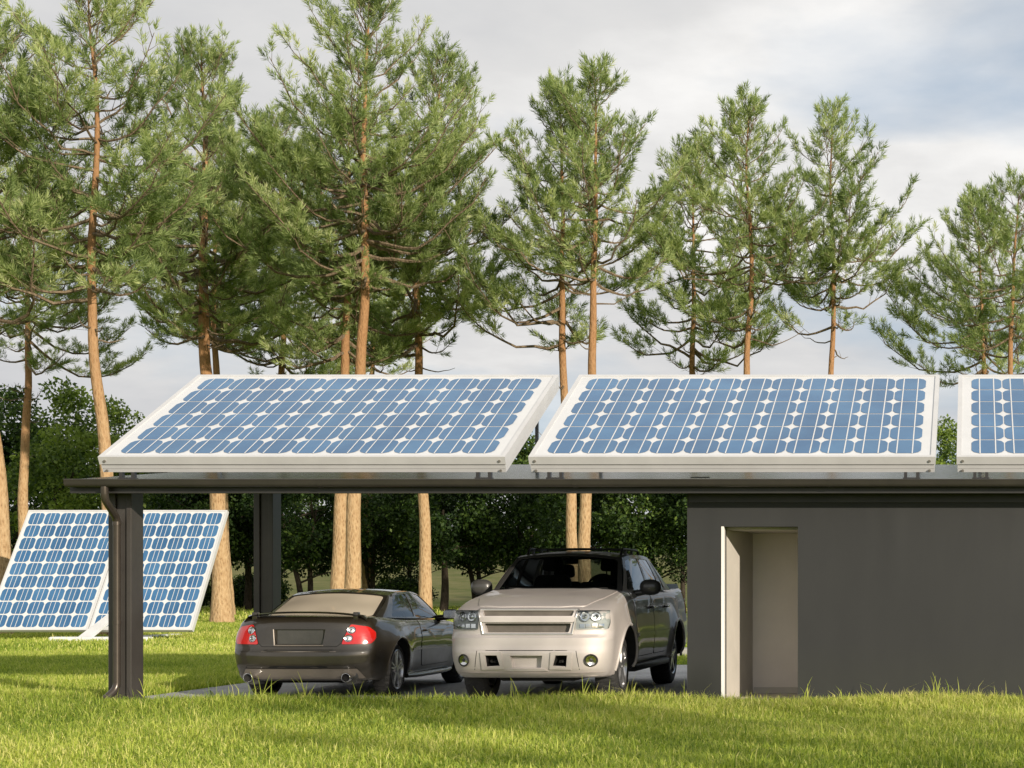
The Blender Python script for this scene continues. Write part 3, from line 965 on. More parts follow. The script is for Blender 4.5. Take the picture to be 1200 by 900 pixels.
def catmull(tab, y):
    return float(smooth_interp(np.array([y]), tab)[0])

def cabin(car, base_near, base_far, rail_tab, belt_tab, top_near, top_far, side_windows, crown=.045, base_bow=(.10, -.08), top_bow=(.05, -.05), solid=(), ins_n=(.05, .05, .03, .05), ins_f=(.05, .05, .04, .05), paint=None, glass_n=None, glass_f=None, name_n='windscreen', name_f='rear_window', frame_mat=None, near_frame=None, far_pane=True, side_frame=None, roof_mat=None):
    """greenhouse.  rail_tab: y -> (half width, z) of the roof rail; belt_tab: y -> (half width, z) of the waist."""
    rx = lambda y: catmull([(a, b) for a, b, c in rail_tab], y); rz = lambda y: catmull([(a, c) for a, b, c in rail_tab], y)
    bx = lambda y: catmull([(a, b) for a, b, c in belt_tab], y); bz = lambda y: catmull([(a, c) for a, b, c in belt_tab], y)
    ny, fy = top_near, top_far
    paint = paint or car.paint
    # roof
    def roofS(s, t):
        y = ny + (fy - ny) * t
        bow = top_bow[0] * (1 - t) + top_bow[1] * t
        return cross_edge(y, rz(y), rx(y), crown, bow)(s)
    sheet(roofS, 20, 20, 'roof', roof_mat or paint, car.root)
    def roofU(s, t): return roofS(s, t) - Vector((0, 0, .035))
    sheet(roofU, 12, 12, 'headliner', M['interior'], car.root)
    # windscreens
    a = cross_edge(base_near, bz(base_near) - .01, bx(base_near), .02, base_bow[0]); b = cross_edge(ny, rz(ny), rx(ny), crown, top_bow[0])
    framed_pane(car, ruled(a, b), ins_n, .07, name_n + '_frame', near_frame or paint, glass_n or M['glass'], name_n, nrm_sign=1)
    a = cross_edge(base_far, bz(base_far) - .01, bx(base_far), .02, base_bow[1]); b = cross_edge(fy, rz(fy), rx(fy), crown, top_bow[1])
    if far_pane:
        framed_pane(car, ruled(a, b), ins_f, .07, name_f + '_frame', paint, glass_f or M['glass'], name_f, nrm_sign=-1)
    # sides
    for side in (1, -1):
        for (y0b, y1b, y0r, y1r, ins, rnd, pane) in side_windows:
            def S(s, t, y0b=y0b, y1b=y1b, y0r=y0r, y1r=y1r):
                yb = y0b + (y1b - y0b) * s; yr = y0r + (y1r - y0r) * s
                pb = Vector((side * bx(yb), yb, bz(yb) - .01)); pr = Vector((side * rx(yr), yr, rz(yr)))
                q = pb.lerp(pr, t); q.x += side * .018 * 4 * t * (1 - t); return q
            if pane:
                framed_pane(car, S, ins, rnd, 'side_window_frame', side_frame or paint, M['glass'], 'side_window', nrm_sign=side)
            else:
                sheet(S, 8, 6, 'pillar', paint, car.root)

# ------------------------------------------------------------------ the pickup
def make_pickup():
    root = empty('pickup_truck', (-5.14, 18.85, 0))
    tag(root, 'silver crew cab pickup truck facing out of the carport, nose in the sun', 'pickup truck', 'vehicles parked under the carport')
    spec = dict(L=5.55, W=2.0, r=.10, wheel_r=.40,
        zb=[(0, .31), (.5, .30), (1.4, .34), (4, .36), (5.55, .45)],
        zt=[(0, 1.085), (.12, 1.115), (.5, 1.185), (1.0, 1.255), (1.45, 1.31), (3.6, 1.33), (5.55, 1.36)],
        crown_y=[(0, .45), (.6, 1), (1.6, .6), (2, 0), (5.55, 0)], crown=.045,
        ridge=(.55, .016), ridge_y=[(0, .1), (.5, 1), (1.3, 1), (1.6, 0), (5.55, 0)],
        side=[(.28, .87), (.42, .915), (.58, .945), (.80, .955), (1.0, .945), (1.18, .915), (1.32, .875), (1.5, .86)],
        plan=[(0, .985), (.3, .995), (.9, 1.0), (4.4, 1.0), (5.55, .96)],
        flares=[(.95, .47, .035), (4.25, .47, .035)],
        end_reach=(1.1, .6),
        near_prof=[(.28, .13), (.36, .05), (.42, .02), (.62, .0), (.66, .010), (.785, .014), (.815, .055), (1.06, .068), (1.12, .12), (1.25, .16)],
        near_curve=(.22, 6.0), far_prof=[(.3, .1), (.6, .0), (1.0, .03), (1.4, .05)], far_curve=(.12, 4))
    car = Car(root, M['suv_paint'], spec)
    cut = MB()
    for side in (1, -1):
        for cy in (.95, 4.25):
            seg = 40
            pr = [(cy + .475 * math.cos(2 * PI * k / seg), .43 + .475 * math.sin(2 * PI * k / seg)) for k in range(seg)]
            x0, x1 = sorted((side * .52, side * 1.3))
            cut.extrude_poly(pr, lambda y, z: (x0, y, z), lambda y, z: (x1, y, z), 1)
    def hole(poly, d0, d1, shrink=.9, mi=0):
        cx = sum(p[0] for p in poly) / len(poly); cz = sum(p[1] for p in poly) / len(poly)
        cut.extrude_poly(poly, lambda x, z: (x, d0, z), lambda x, z: (cx + (x - cx) * shrink, d1, cz + (z - cz) * shrink), mi)
    hole(rounded_poly([(-.52, 1.025), (.52, 1.025), (.535, 1.088), (-.535, 1.088)], .02), -.5, .17, .985)
    hole(rounded_poly([(-.48, .835), (.48, .835), (.51, .942), (-.51, .942)], .02), -.5, .17, .985)
    hole([(-.20, .415), (.20, .415), (.225, .585), (-.225, .585)], -.5, .085, .80)
    for s in (-1, 1):
        p = [(s * .30, .45), (s * .46, .44), (s * .475, .575), (s * .335, .575)]
        hole(p, -.5, .16, .9, 1)
    car.body(cut, [M['suv_paint'], M['under'], M['interior']], (1.55, 3.45, .80, 1.25))
    # hood skin
    mb = MB()
    car.patch(mb, 'top', rounded_poly([(-.62, .24), (-.35, .19), (.35, .19), (.62, .24), (.74, .7), (.78, 1.36), (.5, 1.45), (0, 1.48), (-.5, 1.45), (-.78, 1.36), (-.74, .7)], .05), off=.008, thick=.02)
    mb.build('hood', M['suv_paint'], root, smooth=40)
    # grille: inserts darkened to paint the shade inside the slots, and the crossbar
    mb = MB()
    for z0, z1 in ((1.022, 1.09), (.834, .945)):
        mb.box(-.53, .53, .135, .139, z0, z1)
        mb.box(-.53, .53, .118, .134, z0 - .004, z0 + .014)
    mb.build('grille', M['grille_shade'], root)
    mb = MB()
    car.patch(mb, 'near', rounded_poly([(-.54, .955), (.54, .955), (.555, 1.015), (-.555, 1.015)], .02), off=.022, thick=.05)
    mb.build('grille_bar', M['suv_paint'], root, smooth=40)
    mb = MB()   # raised surround of the lower openings
    for s in (-1, 1):
        o = rounded_poly([(s * .26, .41), (s * .51, .405), (s * .565, .47), (s * .515, .615), (s * .275, .615)], .02)
        i_ = [(s * .30 , .45), (s * .46, .44), (s * .475, .575), (s * .335, .575)]
        # ring laid as four strips
        oo = [(s * .265, .41), (s * .515, .405), (s * .53, .61), (s * .285, .612)]
        for k in range(4):
            q = [oo[k], oo[(k + 1) % 4], i_[(k + 1) % 4], i_[k]]
            if s < 0: q = q[::-1]
            car.patch(mb, 'near', q, off=.016, thick=.03, rings=(1, .6, .2))
    for q in ([(-.255, .39), (.255, .39), (.205, .418), (-.205, .418)],):
        car.patch(mb, 'near', q, off=.014, thick=.03, rings=(1, .6, .2))
    mb.build('bumper_trim', M['suv_paint'], root, smooth=30)
    mb = MB()
    for zz in (.630,):
        car.patch(mb, 'near', [(-.93, zz - .004), (.93, zz - .004), (.93, zz + .004), (-.93, zz + .004)], off=.002, thick=.01, rings=(1, .5))
    for s in (-1, 1):
        car.patch(mb, 'near', [(s * .60, .405), (s * .607, .405), (s * .575, .625), (s * .568, .625)], off=.002, thick=.01, rings=(1, .5))
    mb.build('panel_gap', M['under'], root)
    mb = MB()
    car.patch(mb, 'near', rounded_poly([(-.90, .325), (.90, .325), (.92, .372), (-.92, .372)], .015), off=.022, thick=.04)
    mb.build('bumper_lip', M['suv_paint'], root, smooth=35)
    mb = MB()   # raised surround of the grille
    seq = [(-.575, 1.098), (.575, 1.098), (.515, .815), (-.515, .815)]
    for k in range(4):
        a = Vector(seq[k]); b = Vector(seq[(k + 1) % 4]); nn = 14; pts = []
        for j in range(nn + 1):
            q = a.lerp(b, j / nn); h, _ = car.ray('near', q.x, q.y); pts.append((q.x, h.y - .004, q.y))
        mb.tube(pts, .015, 8)
    mb.build('grille_frame', M['grille_rim'], root, smooth=50)
    for s in (-1, 1):
        mb = MB()
        mb.tube([(s * .38, .15, .50), (s * .38, .06, .50), (s * .41, .04, .505), (s * .41, .15, .505)], .016, 8)
        mb.build('tow_hook', M['grey_plastic'], root, smooth=50)
    # lamps
    for s in (-1, 1):
        mb = MB()
        out = [(s * .565, .872), (s * .90, .872), (s * .915, .95), (s * .90, 1.092), (s * .575, 1.092)]
        car.patch(mb, 'near', rounded_poly(out, .02), off=.004, thick=.03)
        hl = mb.build('headlight', M['lamp_back'], root, smooth=40)
        mb = MB()
        for (xx, rr) in ((.655, .062), (.775, .058)):
            h, d = car.ray('near', s * xx, 1.02)
            ring = []
            for q, dy in ((rr, -.012), (rr * .86, -.016), (rr * .80, .0), (rr * .45, .004), (rr * .38, -.012), (0.001, -.022)):
                ring.append((q, dy))
            vs = []; fs = []; n = 24
            for q, dy in ring:
                for k in range(n):
                    t = 2 * PI * k / n; hh, _ = car.ray('near', s * xx + q * math.cos(t), 1.02 + q * math.sin(t))
                    vs.append((s * xx + q * math.cos(t), hh.y + dy - .006, 1.02 + q * math.sin(t)))
            for k in range(len(ring) - 1):
                for i in range(n): fs.append((k * n + i, k * n + (i + 1) % n, (k + 1) * n + (i + 1) % n, (k + 1) * n + i))
            mb.add(vs, fs)
        mb.build('reflector', M['chrome'], hl, smooth=40)
        mb = MB()
        for k in range(4):
            x0 = s * (.60 + .068 * k)
            q = [(x0, .888), (x0 + s * .055, .888), (x0 + s * .055, .935), (x0, .935)]
            car.patch(mb, 'near', q if s > 0 else q[::-1], off=.012, thick=.01, rings=(1, .5))
        mb.build('turn_signal', M['chrome'], hl, smooth=30)
        mb = MB()
        car.patch(mb, 'near', rounded_poly(out, .02), off=.030, thick=.024)
        mb.build('lens', M['lens'], hl, smooth=40)
        # fog lamp
        mb = MB()
        n = 24; fx, fz = s * .735, .515
        vs = []; fs = []
        prof = ((.074, -.004), (.066, -.016), (.060, -.014), (.056, .012), (.03, .02), (.022, .004), (.001, .0))
        for q, dy in prof:
            for k in range(n):
                t = 2 * PI * k / n; h, _ = car.ray('near', fx + q * math.cos(t), fz + q * math.sin(t))
                h0, _ = car.ray('near', fx + q * math.cos(t) * 1.0, fz)
                vs.append((fx + q * math.cos(t), h.y + dy - .012, fz + q * math.sin(t)))
        for k in range(len(prof) - 1):
            for i in range(n): fs.append((k * n + i, k * n + (i + 1) % n, (k + 1) * n + (i + 1) % n, (k + 1) * n + i))
        mis = []
        mb.add(vs, fs)
        fl = mb.build('fog_lamp', M['black_plastic'], root, smooth=40)
        mb = MB(); vs = []; fs = []
        prof = ((.054, -.004), (.03, .006), (.001, .012))
        for q, dy in prof:
            for k in range(n):
                t = 2 * PI * k / n; h, _ = car.ray('near', fx + q * math.cos(t), fz + q * math.sin(t))
                vs.append((fx + q * math.cos(t), h.y + dy - .016, fz + q * math.sin(t)))
        for k in range(len(prof) - 1):
            for i in range(n): fs.append((k * n + i, k * n + (i + 1) % n, (k + 1) * n + (i + 1) % n, (k + 1) * n + i))
        mb.add(vs, fs); mb.build('bulb_reflector', M['chrome'], fl, smooth=50)
    # doors, handles, mouldings, steps
    for s in (1, -1):
        for nm, poly, hy in (('front_door', [(1.62, .50), (2.66, .50), (2.66, 1.305), (1.56, 1.30), (1.52, .9)], 2.52), ('rear_door', [(2.70, .50), (3.45, .50), (3.60, .66), (3.72, .86), (3.68, 1.315), (2.70, 1.305)], 3.52)):
            mb = MB()
            g = [(a, b) for a, b in poly]
            cxg = sum(p[0] for p in g) / len(g); czg = sum(p[1] for p in g) / len(g)
            gg = [(cxg + (a - cxg) * 1.012 + (.006 if a > cxg else -.006), czg + (b - czg) * 1.01 + (.006 if b > czg else -.006)) for a, b in g]
            mb2 = MB()
            car.patch(mb2, 'side', rounded_poly(gg, .06), off=.002, thick=.01, side=s)
            mb2.build('door_seal', M['under'], root, smooth=40)
            car.patch(mb, 'side', rounded_poly(g, .06), off=.007, thick=.012, side=s)
            d = mb.build('door', M['suv_paint'], root, smooth=40)
            mb = MB()
            h, _ = car.ray('side', hy, 1.10, s)
            mb.tube([(h.x + s * .01, hy - .10, 1.10), (h.x + s * .045, hy - .075, 1.105), (h.x + s * .045, hy + .075, 1.105), (h.x + s * .01, hy + .10, 1.10)], .015, 8)
            mb.build('handle', M['chrome'], d, smooth=50)
            mb = MB()
            car.patch(mb, 'side', [(poly[0][0] + .02, .74), (poly[1][0] - (0 if nm == 'front_door' else -.12), .74), (poly[1][0] - (0 if nm == 'front_door' else -.14), .79), (poly[0][0] + .0, .79)], off=.020, thick=.02, side=s, rings=(1, .8, .4))
            mb.build('moulding', M['suv_paint'], d, smooth=30)
        mb = MB()
        mb.tube([(s * .84, 1.42, .36), (s * .93, 1.55, .355), (s * .935, 3.62, .365), (s * .84, 3.76, .37)], .045, 12)
        mb.build('side_step', M['black_plastic'], root, smooth=50)
        # wheel lips
        for cy in (.95, 4.25):
            mb = MB(); pts = []
            for k in range(33):
                t = R(-6) + R(192) * k / 32
                yy, zz = cy + .485 * math.cos(t), .43 + .485 * math.sin(t)
                h, _ = car.ray('side', yy, max(zz, .33), s)
                pts.append((h.x - s * .004, yy, zz))
            mb.tube(pts, .020, 8)
            mb.build('fender_lip', M['suv_paint'], root, smooth=60)
        mirror(car, s, s * .93, 1.86, 1.36, .27, .20, M['grey_plastic'], -1)
        # tail lamp on the rear corner
        mb = MB()
        car.patch(mb, 'side', rounded_poly([(5.22, .98), (5.44, .98), (5.42, 1.30), (5.25, 1.30)], .02), off=.008, thick=.02, side=s)
        mb.build('tail_lamp', M['red_lens'], root, smooth=40)
        for cy in (.95, 4.25):
            wheel(car, s * .915, cy, .40, .275, .255, 5, 'double' if cy > 9 else 'plain', s)
    # cabin
    rail = [(2.02, .665, 1.735), (2.4, .69, 1.775), (3.0, .70, 1.785), (3.55, .69, 1.765), (4.3, .80, 1.42)]
    belt = [(1.40, .80, 1.31), (1.8, .865, 1.315), (3.0, .875, 1.325), (4.3, .872, 1.335)]
    sides = [(1.42, 2.68, 2.04, 2.72, (.10, .045, .03, .055), .06, True), (2.68, 3.55, 2.72, 3.36, (.045, .05, .03, .055), .06, True),
             (3.55, 3.66, 3.36, 3.48, None, 0, False), (3.66, 4.25, 3.48, 3.55, (.05, .22, .05, .10), .03, True)]
    cabin(car, 1.42, 3.95, rail, belt, 2.04, 3.55, sides, crown=.055, base_bow=(.12, 0), top_bow=(.06, -.02), ins_n=(.055, .055, .03, .055), ins_f=(.10, .10, .05, .08), near_frame=M['suv_paint_shaded'], side_frame=M['suv_paint'], roof_mat=M['suv_paint_shaded'])
    # cowl, wipers, dash, seats, wheel
    mb = MB()
    car.patch(mb, 'top', [(-.74, 1.40), (-.4, 1.36), (0, 1.33), (.4, 1.36), (.74, 1.40), (.72, 1.52), (.4, 1.46), (0, 1.43), (-.4, 1.46), (-.72, 1.52)], off=.012, thick=.02, rings=(1, .6, .2))
    mb.build('cowl', M['black_plastic'], root, smooth=40)
    mb = MB()
    for x0, x1 in ((-.60, -.02), (.05, .62)):
        mb.tube([(x0, 1.44 + .0, 1.345), ((x0 + x1) / 2, 1.415, 1.355), (x1, 1.44, 1.345)], .010, 6)
    mb.build('wiper', M['black_plastic'], root)
    mb = MB()
    mb.box(-.72, .72, 1.62, 2.05, 1.30, 1.375, bev=.03); mb.box(.18, .58, 1.86, 2.08, 1.34, 1.43, bev=.03)
    mb.build('dashboard', M['interior'], root, smooth=40)
    steering_wheel(car, .38, 2.16, 1.36, R(25), -1)
    for x in (-.38, .38): seat(car, x, 2.62, 1.10, .50, .42, M['interior'], -1)
    for x in (-.38, .38): seat(car, x, 3.22, 1.10, .54, .34, M['interior'], -1)
    mb = MB(); mb.box(-.09, .09, 2.10, 2.14, 1.655, 1.715, bev=.012); mb.tube([(0, 2.12, 1.70), (0, 2.10, 1.78)], .01, 6); mb.build('interior_mirror', M['black_plastic'], root)
    # roof rails, bed cover, tail
    for s in (1, -1):
        mb = MB()
        z = 1.80
        pts = bend([(s * .60, 2.30, z - .01), (s * .60, 2.36, z + .055), (s * .60, 3.30, z + .055), (s * .60, 3.40, z - .01)], .04, 4)
        mb.tube(pts, .018, 8)
        for yy in (2.55, 2.95): mb.box(s * .60 - .014, s * .60 + .014, yy - .03, yy + .03, z - .015, z + .05)
        mb.build('roof_rail', M['black_plastic'], root, smooth=50)
    mb = MB()
    for yy in (2.62, 3.18): mb.tube([(-.60, yy, 1.858), (0, yy, 1.866), (.60, yy, 1.858)], .010, 8)
    mb.build('roof_crossbar', M['black_plastic'], root, smooth=50)
    mb = MB()
    bmx = rounded_poly([(-.80, 4.02), (.80, 4.02), (.80, 5.40), (-.80, 5.40)], .06)
    mb.extrude_poly(bmx, lambda x, y: (x, y, 1.33), lambda x, y: (x * .97, y, 1.40 + (y - 4) * .01))
    mb.build('bed_cover', M['black_plastic'], root, smooth=40)
    mb = MB(); mb.box(-.45, .45, .5, 1.6, .25, .38, bev=.03); mb.box(-.07, .07, 1.6, 4.2, .24, .34); mb.tube([(-.6, 4.25, .40), (.6, 4.25, .40)], .06, 10); mb.tube([(-.6, .95, .40), (.6, .95, .40)], .05, 10)
    mb.build('undercarriage', M['under'], root)
    return root

# ------------------------------------------------------------------ the coupe
def make_coupe():
    root = empty('coupe_car', (-8.02, 19.45, 0), R(1.6))
    tag(root, 'dark bronze two-door coupe seen from behind, parked beside the silver pickup', 'car', 'vehicles parked under the carport')
    spec = dict(L=4.75, W=2.0, r=.085, wheel_r=.335,
        zb=[(0, .245), (.6, .22), (1.5, .21), (3.5, .20), (4.75, .22)],
        zt=[(0, .965), (.10, .985), (.45, 1.0), (.85, .985), (1.4, .955), (2.4, .935), (3.2, .91), (3.9, .83), (4.4, .73), (4.75, .62)],
        crown_y=[(0, .6), (.6, 1), (1, .5), (1.4, 0), (3, .3), (3.6, 1), (4.75, .6)], crown=.030,
        side=[(.20, .80), (.30, .845), (.45, .875), (.60, .895), (.70, .90), (.78, .885), (.90, .845), (1.02, .78)],
        plan=[(0, .93), (.35, .97), (1.0, 1.0), (3.3, .985), (4.2, .97), (4.75, .90)],
        flares=[(.98, .40, .018), (3.80, .40, .018)],
        end_reach=(.95, 1.0),
        near_prof=[(.2, .10), (.26, .055), (.38, .035), (.41, .008), (.56, .0), (.60, .012), (.64, .035), (.70, .05), (.86, .075), (.96, .10), (1.05, .16)],
        near_curve=(.20, 3.2), far_prof=[(.2, .12), (.4, 0), (.6, .10), (.9, .4)], far_curve=(.30, 2.6))
    car = Car(root, M['sedan_paint'], spec)
    cut = MB()
    for side in (1, -1):
        for cy in (.98, 3.80):
            seg = 40
            pr = [(cy + .385 * math.cos(2 * PI * k / seg), .345 + .385 * math.sin(2 * PI * k / seg)) for k in range(seg)]
            x0, x1 = sorted((side * .50, side * 1.3))
            cut.extrude_poly(pr, lambda y, z: (x0, y, z), lambda y, z: (x1, y, z), 1)
    pl = [(-.285, .668), (.285, .668), (.31, .86), (-.31, .86)]
    cut.extrude_poly(pl, lambda x, z: (x, -.5, z), lambda x, z: (x * .97, .105, .764 + (z - .764) * .95), 0)
    car.body(cut, [M['sedan_paint'], M['under'], M['interior_tan']], (1.05, 3.0, .72, .85))
    # plate recess floor and its bright lip
    mb = MB(); mb.box(-.27, .27, .096, .101, .682, .845); mb.build('plate_recess', M['grey_plastic'], root)
    mb = MB()
    for a, b in (((-.288, .664), (.288, .664)), ((-.288, .664), (-.312, .855))):
        n = 10; pts = []
        for k in range(n + 1):
            x = a[0] + (b[0] - a[0]) * k / n; z = a[1] + (b[1] - a[1]) * k / n
            h, _ = car.ray('near', x, z); pts.append((x, h.y - .002, z))
        mb.tube(pts, .008, 6)
    mb.build('plate_trim', M['valance'], root, smooth=50)
    # boot lid skin
    mb = MB()
    car.patch(mb, 'near', rounded_poly([(-.44, .648), (.44, .648), (.475, .69), (.545, .955), (.40, .965), (-.40, .965), (-.545, .955), (-.475, .69)], .03)[:], off=.0015, thick=.01)
    # seams of the boot lid
    mb = MB()
    seam = [(-.60, .978), (-.575, .93), (-.485, .69), (-.44, .652), (.44, .652), (.485, .69), (.575, .93), (.60, .978)]
    for i in range(len(seam) - 1):
        a = Vector(seam[i]); b = Vector(seam[i + 1]); k = max(2, int((b - a).length / .05))
        pts = []
        for j in range(k + 1):
            q = a.lerp(b, j / k); h, _ = car.ray('near', q.x, q.y); pts.append((q.x, h.y + .001, q.y))
        mb.tube(pts, .0045, 6)
    mb.build('boot_gap', M['under'], root)
    # bumper crease, bright strip, dark slot and valance
    mb = MB(); car.patch(mb, 'near', [(-.86, .588), (.86, .588), (.86, .597), (-.86, .597)], off=.006, thick=.01, rings=(1, .5)); mb.build('bumper_crease', M['valance'], root, smooth=40)
    mb = MB(); car.patch(mb, 'near', [(-.80, .606), (.80, .606), (.80, .618), (-.80, .618)], off=.003, thick=.01, rings=(1, .5)); mb.build('bumper_gap', M['under'], root, smooth=40)
    mb = MB(); car.patch(mb, 'near', [(-.66, .392), (.66, .392), (.63, .425), (-.63, .425)], off=.004, thick=.01, rings=(1, .5)); mb.build('bumper_slot', M['under'], root, smooth=40)
    mb = MB(); car.patch(mb, 'near', rounded_poly([(-.74, .262), (.74, .262), (.655, .386), (-.655, .386)], .02), off=.014, thick=.03); mb.build('valance', M['valance'], root, smooth=40)
    for s in (-1, 1):
        mb = MB()
        rg = [(.16, .048), (-.012, .056), (-.02, .054), (-.022, .050), (-.018, .046), (.10, .043)]
        vs = [(s * .575 + q * math.cos(2 * PI * k / 24), yy, .285 + q * math.sin(2 * PI * k / 24)) for yy, q in rg for k in range(24)]
        mb.add(vs, [(i * 24 + k, i * 24 + (k + 1) % 24, (i + 1) * 24 + (k + 1) % 24, (i + 1) * 24 + k) for i in range(5) for k in range(24)])
        ex = mb.build('exhaust_pipe', M['chrome'], root, smooth=50)
        mb = MB(); mb.tube([(s * .575, .02, .285), (s * .575, .03, .285)], .0445, 20); mb.build('exhaust_bore', M['under'], ex)
        mb = MB(); mb.tube([(s * .575, .14, .285), (s * .575, .55, .285)], [.09, .10], 16); mb.build('silencer', M['grey_plastic'], root, smooth=50)
        # tail lamps
        out = rounded_poly([(s * .49, .678), (s * .80, .680), (s * .835, .74), (s * .825, .82), (s * .76, .885), (s * .575, .915)], .025)
        mb = MB(); car.patch(mb, 'near', out, off=.010, thick=.03)
        tl = mb.build('tail_lamp', M['red_lens'], root, smooth=40)
        mb = MB()
        for xx, zz in ((.59, .845), (.565, .748)):
            n = 20; vs = []; fs = []
            prof = ((.046, -.012), (.042, -.020), (.034, -.018), (.030, -.012), (.012, -.014), (.001, -.020))
            for q, dy in prof:
                for k in range(n):
                    t = 2 * PI * k / n; h, _ = car.ray('near', s * xx + q * math.cos(t), zz + q * math.sin(t)); vs.append((h.x, h.y + dy, h.z))
            for k in range(len(prof) - 1):
                for i in range(n): fs.append((k * n + i, k * n + (i + 1) % n, (k + 1) * n + (i + 1) % n, (k + 1) * n + i))
            mb.add(vs, fs)
        mb.build('reversing_lamp', M['chrome'], tl, smooth=50)
        # door skin, handle, sill strip, mouldings
        dp = [(1.98, .34), (3.16, .34), (3.30, .55), (3.28, .905), (1.92, .935), (1.86, .6)]
        cxg = sum(p[0] for p in dp) / 6; czg = sum(p[1] for p in dp) / 6
        gg = [(cxg + (a - cxg) * 1.012, czg + (b - czg) * 1.03) for a, b in dp]
        mb = MB(); car.patch(mb, 'side', rounded_poly(gg, .05), off=.002, thick=.01, side=s); mb.build('door_seal', M['under'], root, smooth=40)
        mb = MB(); car.patch(mb, 'side', rounded_poly(dp, .05), off=.006, thick=.012, side=s); d = mb.build('door', M['sedan_paint'], root, smooth=40)
        h, _ = car.ray('side', 2.05, .80, s)
        mb = MB(); mb.tube([(h.x, 1.98, .80), (h.x + s * .028, 2.0, .80), (h.x + s * .028, 2.13, .80), (h.x, 2.15, .80)], .012, 8); mb.build('handle', M['sedan_paint'], d, smooth=50)
        mb = MB(); car.patch(mb, 'side', [(1.48, .555), (3.32, .548), (3.32, .568), (1.48, .578)], off=.014, thick=.02, side=s, rings=(1, .5)); mb.build('side_moulding', M['valance'], root, smooth=40)
        mb = MB(); mb.tube([(s * .82, 1.46, .235), (s * .835, 1.8, .225), (s * .835, 3.1, .22), (s * .82, 3.36, .235)], .035, 10); mb.build('side_skirt', M['sedan_paint'], root, smooth=50)
        for cy in (.98, 3.80):
            mb = MB(); pts = []
            for k in range(31):
                t = R(0) + R(180) * k / 30
                yy, zz = cy + .392 * math.cos(t), .345 + .392 * math.sin(t)
                h, _ = car.ray('side', yy, max(zz, .3), s); pts.append((h.x - s * .008, yy, zz))
            mb.tube(pts, .014, 8); mb.build('fender_lip', M['sedan_paint'], root, smooth=60)
            wheel(car, s * .872, cy, .335, .235, .245, 5, 'double', s)
        mirror(car, s, s * .86, 2.92, .995, .22, .135, M['sedan_paint'], 1)
    # spoiler
    mb = MB()
    n = 24; vs = []; fs = []
    prof = [(-.075, .0), (-.03, .014), (.06, .014), (.13, -.004), (.05, -.008), (-.04, -.009)]
    for k in range(n + 1):
        s = k / n * 2 - 1
        x = s * .735; zc = 1.055 - .058 * abs(s) ** 2.6; yc = .17 + .17 * s * s
        dz = -.055 * max(0, (abs(s) - .93) / .07)
        for dy, dzp in prof: vs.append((x, yc + dy, zc + dzp + dz))
    m = len(prof)
    for k in range(n):
        for i in range(m): fs.append((k * m + i, k * m + (i + 1) % m, (k + 1) * m + (i + 1) % m, (k + 1) * m + i))
    fs.append(tuple(range(m))); fs.append(tuple(n * m + i for i in range(m)))
    mb.add(vs, fs)
    for x in (-.60, .60):
        mb.box(x - .03, x + .03, .235, .33, .96, 1.06, bev=.01)
    mb.build('spoiler', M['sedan_paint'], root, smooth=40)
    # cabin: the near end is the rear window
    rail = [(1.42, .60, 1.255), (1.75, .615, 1.295), (2.2, .615, 1.305), (2.6, .595, 1.275), (2.75, .58, 1.25)]
    belt = [(.70, .66, 1.0), (.95, .72, .995), (1.3, .745, .98), (2.0, .775, .965), (3.0, .77, .945), (3.35, .70, .935)]
    sides = [(.72, 1.00, 1.42, 1.48, None, 0, False), (1.00, 1.98, 1.48, 2.02, (.10, .02, .02, .035), .06, True), (1.98, 3.33, 2.02, 2.62, (.02, .09, .02, .035), .05, True)]
    cabin(car, .74, 3.35, rail, belt, 1.42, 2.62, sides, crown=.045, base_bow=(.10, -.14), top_bow=(.05, -.10), ins_n=(.035, .035, .03, .04), ins_f=(.05, .05, .03, .05), name_n='rear_window', name_f='windscreen', glass_n=M['glass_sheen'], side_frame=M['sedan_paint'])
    mb = MB(); mb.box(-.60, .60, 1.0, 1.42, .955, .985, bev=.01); mb.build('parcel_shelf', M['interior_tan'], root)
    for x in (-.34, .34): seat(car, x, 1.62, .62, .50, .42, M['interior_tan'], 1)
    for x in (-.36, .36): seat(car, x, 2.30, .62, .48, .44, M['interior_tan'], 1)
    mb = MB(); mb.box(-.68, .68, 2.80, 3.15, .93, .98, bev=.02); mb.build('dashboard', M['interior'], root)
    steering_wheel(car, -.36, 2.76, .98, R(25), 1)
    mb = MB(); mb.box(-.10, .10, 2.60, 2.63, 1.17, 1.23, bev=.01); mb.build('interior_mirror', M['black_plastic'], root)
    mb = MB(); mb.box(-.5, .5, .6, 4.2, .19, .26, bev=.02); mb.tube([(-.6, .98, .335), (.6, .98, .335)], .05, 10); mb.tube([(-.6, 3.8, .335), (.6, 3.8, .335)], .05, 10)
    mb.build('undercarriage', M['under'], root)
    return root
M['lamp_back'] = varied('lamp_housing', (.30, .32, .31, 1), (.42, .44, .43, 1), 16, rough=.6, metallic=.1)
M['grille_shade'] = varied('grille_insert_shade', (.13, .115, .10, 1), (.17, .15, .13, 1), 8, rough=.5, metallic=.2)
M['grille_rim'] = varied('satin_grille_rim', (.62, .60, .58, 1), (.68, .66, .64, 1), 9, rough=.3, metallic=.8)
make_pickup(); make_coupe()
# ================================================================== TREES
def unit(a): return a / np.maximum(np.linalg.norm(a, axis=-1, keepdims=True), 1e-9)

